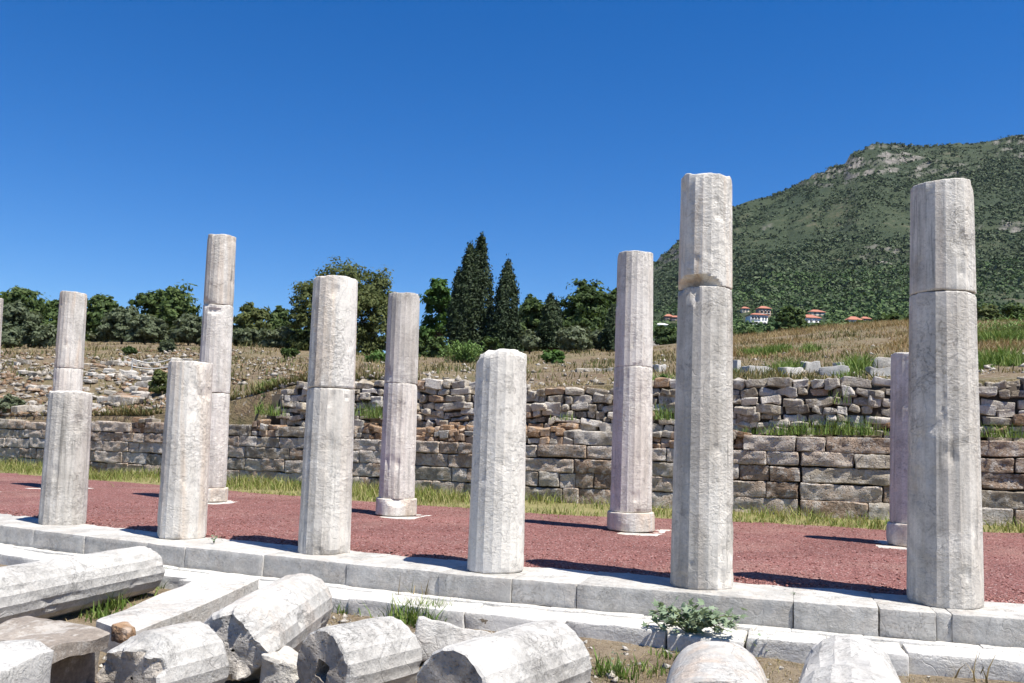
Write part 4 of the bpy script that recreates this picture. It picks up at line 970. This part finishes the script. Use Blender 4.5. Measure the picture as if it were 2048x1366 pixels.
V, Q = merge([scrub(11500, .0, .36, .85, 1.2, 3.4, 10, 1.1, .6, lf=.44), scrub(1900, -.85, .12, 1.0, 1.8, 3.8, 34, .8, 0, 1290, 2150, lf=.26)])
stuff(obj('foothill_woodland', mesh_np('foothill_woodland', V, Q), M['woodland']), 'denser fresh green woodland on the foot of the mountain around the village', 'woodland')

# ------------------------------------------------------------------ fallen drums and blocks in the foreground
ZG = -.37
def fallen(label, pA, pB, dia, seed, color=(.1, .45), zA=None, zB=None, mat='fallen', chips=(), ends=(.02, .02), name='fallen_drum', r1=None, nf=20, roll=0., hole=None, rough=.009, flute=.006):
    """drum lying between two axis points surveyed on the picture, at its resting height"""
    r = dia/2; A_ = atz(*pA, ZG+r if zA is None else zA); B_ = atz(*pB, ZG+r if zB is None else zB); d = B_-A_; L = float(np.linalg.norm(d))
    me = drum_mesh(name, r, r1/2 if r1 else r, L, nf=nf, seed=seed, topn=ends[1], botn=ends[0], chips=chips, phase=roll, flute=flute, rough=rough, bevel=.02, rows=max(24, int(L*34)), hole=hole, broken=True)
    me.materials.append(M[mat]); me.materials.append(M['broken'])
    q = Vector(d).to_track_quat('Z', 'Y')
    o = obj(name, me, M[mat], None, A_, q.to_euler(), color=(color[0], color[1], 0, 1))
    return tag(o, label, 'column drum', 'fallen column pieces in the foreground')
fallen('long fluted column shaft lying at the left edge behind the slab', (-170, 1232), (287, 1139), .50, 601, (.05, .36), ends=(.02, .03), r1=.47, flute=.012, roll=.05)
fallen('broken drum with rough brown end lying behind the row, top bleached', (466, 1301), (603, 1210), .53, 602, (.35, .34), ends=(.09, .03), chips=((-2.0, .05, .3, .25, .08), (2.4, .0, .22, .16, .09)), rough=.012)
fallen('short drum with dark ragged broken end at the lower left', (262, 1357), (404, 1319), .475, 603, (.08, .42), ends=(.10, .02), chips=((1.6, .0, .25, .12, .07), (-1.2, .0, .22, .1, .06)), rough=.008)
fallen('grey fluted drum with a square dowel hole in its end', (645, 1342), (790, 1307), .48, 604, (.08, .46), ends=(.02, .02), flute=.012, hole=.10)
fallen('white fluted drum at the bottom centre with grey scratches', (905, 1397), (1116, 1321), .52, 605, (.05, .38), ends=(.015, .02), flute=.010)
fallen('pinkish worn drum end at the bottom edge right of centre', (1432, 1480), (1434, 1376), .56, 606, (.75, .36), ends=(.01, .03), nf=40, flute=0, rough=.006, r1=.54)
fallen('bright white cracked drum pointing away at the bottom right', (1705, 1500), (1700, 1352), .60, 607, (.08, .34), ends=(.02, .02), r1=.50, chips=((1.2, .6, .2, .2, .03),))
# dowel hole (dark square recess) in the grey drum end
def slab(label, corners, ztop, thick, seed, name='stone_slab', mat='fallen', color=(.15, .3), seg=(16, 8, 6), amp=.02, lump=.03, rnd=.03, cat='stone block', parentloc=None):
    """block whose top face has the four surveyed corners"""
    P = np.array([atz(*c, ztop) for c in corners]); c0 = P.mean(0)
    U, Q = stone_verts((2, 2, 2), seg, .06, 0, 1, seed); a = (U[:, 0]+1)/2; b_ = (U[:, 1]+1)/2
    top = P[0]*((1-a)*(1-b_))[:, None]+P[1]*(a*(1-b_))[:, None]+P[2]*(a*b_)[:, None]+P[3]*((1-a)*b_)[:, None]
    V = top-c0; V[:, 2] = (U[:, 2]-1)/2*thick
    n0 = U/np.linalg.norm(U, axis=1, keepdims=True)
    V = V+n0*(amp*fbm(V*6+seed, seed, 3))[:, None]+lump*np.stack([fbm(V*2.2+seed+k*9, seed+k, 2) for k in range(3)], 1)
    o = obj(name, mesh_np(name, V, Q, True, 30), M[mat], None, c0, color=(color[0], color[1], 0, 1))
    return tag(o, label, cat, 'stone blocks in the foreground')
slab('long flat white slab between the long shaft and the broken drum', [(268, 1264), (190, 1240), (428, 1142), (520, 1160)], -.16, .22, 611, color=(.25, .28), amp=.012, lump=.018)
bb = slab('brown weathered block with undercut moulded edge at the lower left', [(206, 1276), (60, 1238), (-150, 1294), (-20, 1345)], -.10, .30, 612, mat='brownblock', amp=.02, lump=.03)
mo = slab('', [(226, 1264), (62, 1230), (-160, 1288), (-10, 1336)], -.03, .085, 614, name='moulding', mat='brownblock', color=(.9, .62), seg=(34, 16, 4), amp=.035, lump=.035)
for k_ in ('label', 'category', 'group'): del mo[k_]
mo.parent = bb; mo.location = mo.location-bb.location
slab('white topped stone at the lower left corner', [(108, 1300), (58, 1277), (-130, 1281), (-60, 1378)], .05, .42, 613, color=(.05, .25), amp=.03, lump=.03)
def rock(label, px, py, size, seed, z=None, mat='white_rubble', rz=0., tilt=(0, 0)):
    P = atz(px, py, (ZG+size[2]/2) if z is None else z)
    V, Q = stone_verts(size, (12, 10, 9), min(size)*.10, .045, 6, seed, .06, 3.2)
    V[:, 2] *= 1-.45*V[:, 0]/size[0]; V[:, 1] *= 1-.3*V[:, 0]/size[0]
    o = obj('rock', mesh_np('rock', V, Q, True, 26), M[mat], None, P, (tilt[0], tilt[1], rz), color=(.15, .3, 0, 1)); return tag(o, label, 'rock', 'loose rocks in the foreground')
rock('angular white rock lying behind the white fluted drum', 912, 1288, (.50, .32, .27), 621, rz=.35, tilt=(-.15, .1), mat='fallen')
rock('pale fragment leaning on the grey drum with dowel hole', 568, 1345, (.24, .22, .24), 622, rz=.3)
rock('dark reddish stone wedged beside the brown block', 240, 1268, (.11, .12, .10), 623, z=-.14, mat='brown')
rock('grey rounded stone in the lower step near the centre', 990, 1252, (.30, .2, .14), 624, z=-.36, mat='rubble')

# ------------------------------------------------------------------ foreground plants
fgp = lambda px, py: atz(px, py, -.36)
n = 40000; x = rg.uniform(-9, 3, n); y = rg.uniform(4.4, 7.2, n); dn = fbm(np.stack([x*1.3, y*1.3, 0*x], -1), 44, 3)
m_ = (rg.random(n) < np.clip(.35+dn, .06, 1)) & (y < Yf(x)-.5); x, y = x[m_], y[m_]
merged('straw_litter', [blades(np.stack([x, y, fgz(x, y)-.005], 1), .035*np.ones(len(x)), .0026, 3.2, 45)], 'straw', 'dry straw and grass litter on the ground between the fallen drums', 'grass')
parts = tufts([(330,1160,.14,2.0),(300,1172,.12,1.6),(345,1152,.10,1.3),(270,1190,.12,1.5),(225,1215,.14,1.6),(195,1232,.10,1.2),(30,1105,.14,2.0),(10,1112,.12,1.5),(60,1104,.1,1.3),(690,1222,.10,1.5),(720,1220,.09,1.5),(750,1212,.08,1.3),(820,1245,.18,2.2),(845,1240,.17,2.2),(870,1235,.15,1.8),(800,1232,.12,1.4),(900,1228,.13,1.5),(930,1240,.08,1),(1205,1345,.1,1.2),(1230,1350,.12,1.2),(1300,1340,.07,1),(1350,1315,.07,1)], fgp, 131, 1.0, 60, .09)
merged('foreground_grass', parts, 'greengrass', 'short green grass tufts around the fallen drums', 'grass')
parts = tufts([(820,1215,.26,.6),(850,1210,.28,.6),(880,1205,.26,.5),(930,1215,.25,.4),(760,1200,.2,.4),(1500,1300,.16,.5),(560,1160,.16,.4),(700,1180,.2,.4),(860,1215,.3,.6),(420,1150,.15,.5),(1940,1352,.15,.5)], fgp, 151, 1.0, 30, .16)
merged('dry_stems', parts, 'straw', 'thin dry grass stems standing in front of the column kerb', 'grass')

n = 9000; x = rg.uniform(-9, 3, n); y = rg.uniform(4.2, 7.3, n); m_ = (y < Yf(x)-.45) & (rg.random(n) < np.clip(.5+1.2*fbm(np.stack([x*1.1, y*1.1, 0*x], -1), 48, 3), .05, 1)); x, y = x[m_], y[m_]; n = len(x); s_ = .005+.035*rg.random(n)**5
Vt = oc[None]*s_[:, None, None]*np.array([1.2, 1, .7])+rg.normal(0, .34, (n, 6, 3))*s_[:, None, None]+np.stack([x, y, fgz(x, y)+s_*.3], 1)[:, None]
stuff(obj('ground_pebbles', mesh_np('ground_pebbles', Vt.reshape(-1, 3), (fc[None]+6*np.arange(n)[:, None, None]).reshape(-1, 3)), M['white_rubble']), 'small pale stones strewn on the soil between the fallen drums', 'stones')
def leaf_mesh():
    # lobed fig-like leaf, 5 lobes
    pts = [(0, 0)]
    for a, l in ((-100, .45), (-70, .30), (-48, .78), (-25, .45), (0, 1.0), (25, .45), (48, .78), (70, .30), (100, .45)):
        pts.append((l*math.sin(R_(a)), .12+l*math.cos(R_(a))*.9))
    V = np.array([(x_, y_, -.18*(x_*x_)-.15*y_*y_) for x_, y_ in pts]); V = np.vstack([V, [(0, .35, .05)]])
    Q = [(0, 1, 10)]+[(i, i+1, 10) for i in range(1, 9)]+[(9, 0, 10)]
    return mesh_np('leaf', V, np.array(Q), True)
LM = leaf_mesh(); LM.materials.append(M['fig'])
def leafy(name, label, px, py, z, spread, hgt, nstem, nleaf, lsize, seed, mat='fig'):
    r = np.random.default_rng(seed); P = atz(px, py, z); t = thing(name, label, 'plant', P)
    for s in range(nstem):
        a = r.uniform(0, 6.28); l = r.uniform(.35, 1); e = np.array([math.cos(a)*spread[0]*l, math.sin(a)*spread[1]*l-.04, hgt*r.uniform(.25, 1)])
        pts = [np.zeros(3)+[0, 0, -.02], e*.4+[0, 0, .25*hgt], e*.75+[0, 0, .15*hgt], e]
        V, Q = tube(pts, [.007, .006, .004, .002], 5); obj('stem', mesh_np('stem', V, Q, True), M['greenstem'], t)
        for q in range(nleaf):
            u = r.uniform(.25, 1.0); b_ = np.array(pts[1])*(1-u)+np.array(pts[3])*u+r.normal(0, .035, 3); b_[2] = max(b_[2], .02)
            obj('leaf', LM, None, t, b_, (r.normal(.45, .5), r.normal(0, .5), r.uniform(0, 6.28)), lsize*r.uniform(.6, 1.2))
    return t
M['greenstem'] = mat_plain('green_stem', (.16,.19,.08), .8, .2, 9)
leafy('wild_fig_plant', 'bushy grey green fig seedling sprouting from the step below the tall chipped column', 1383, 1266, -.245, (.44, .20), .22, 28, 10, .07, 701)
leafy('weed', 'small green weed rooted in the gap of the kerb near the right', 1580, 1236, -.2, (.05, .04), .24, 4, 4, .028, 702)
leafy('weed', 'small weed growing on the lower step below the right end of kerb', 1505, 1306, -.35, (.09, .06), .14, 5, 4, .03, 703)
leafy('weed', 'tiny green seedling on bare soil near the bottom centre', 1240, 1340, -.36, (.04, .04), .16, 3, 5, .025, 704)
leafy('weed', 'small leafy weed at the foot of the wall near the left edge', 30, 928, .05, (.12, .06), .4, 5, 5, .08, 705)
leafy('weed', 'little green weed on the gravel edge behind the low pale column', 428, 1082, .02, (.10, .05), .06, 4, 4, .03, 706)

# ------------------------------------------------------------------ thin summer haze
hz = bpy.data.materials.new('haze'); hz.use_nodes = True; hz.node_tree.nodes.clear()
pv = hz.node_tree.nodes.new('ShaderNodeVolumePrincipled'); ho = hz.node_tree.nodes.new('ShaderNodeOutputMaterial')
pv.inputs['Color'].default_value = (.70, .82, 1.0, 1); pv.inputs['Density'].default_value = .000022; pv.inputs['Anisotropy'].default_value = .0
hz.node_tree.links.new(pv.outputs[0], ho.inputs['Volume'])
V, Q = box_topo(1, 1, 1); V = (V-.5)*np.array([13000, 13000, 640.]); V[:, 2] += 320-1.9
hzo = obj('haze', mesh_np('haze', V, Q), hz); hzo['kind'] = 'stuff'; tag(hzo, 'thin bluish summer haze over the whole valley', 'haze')
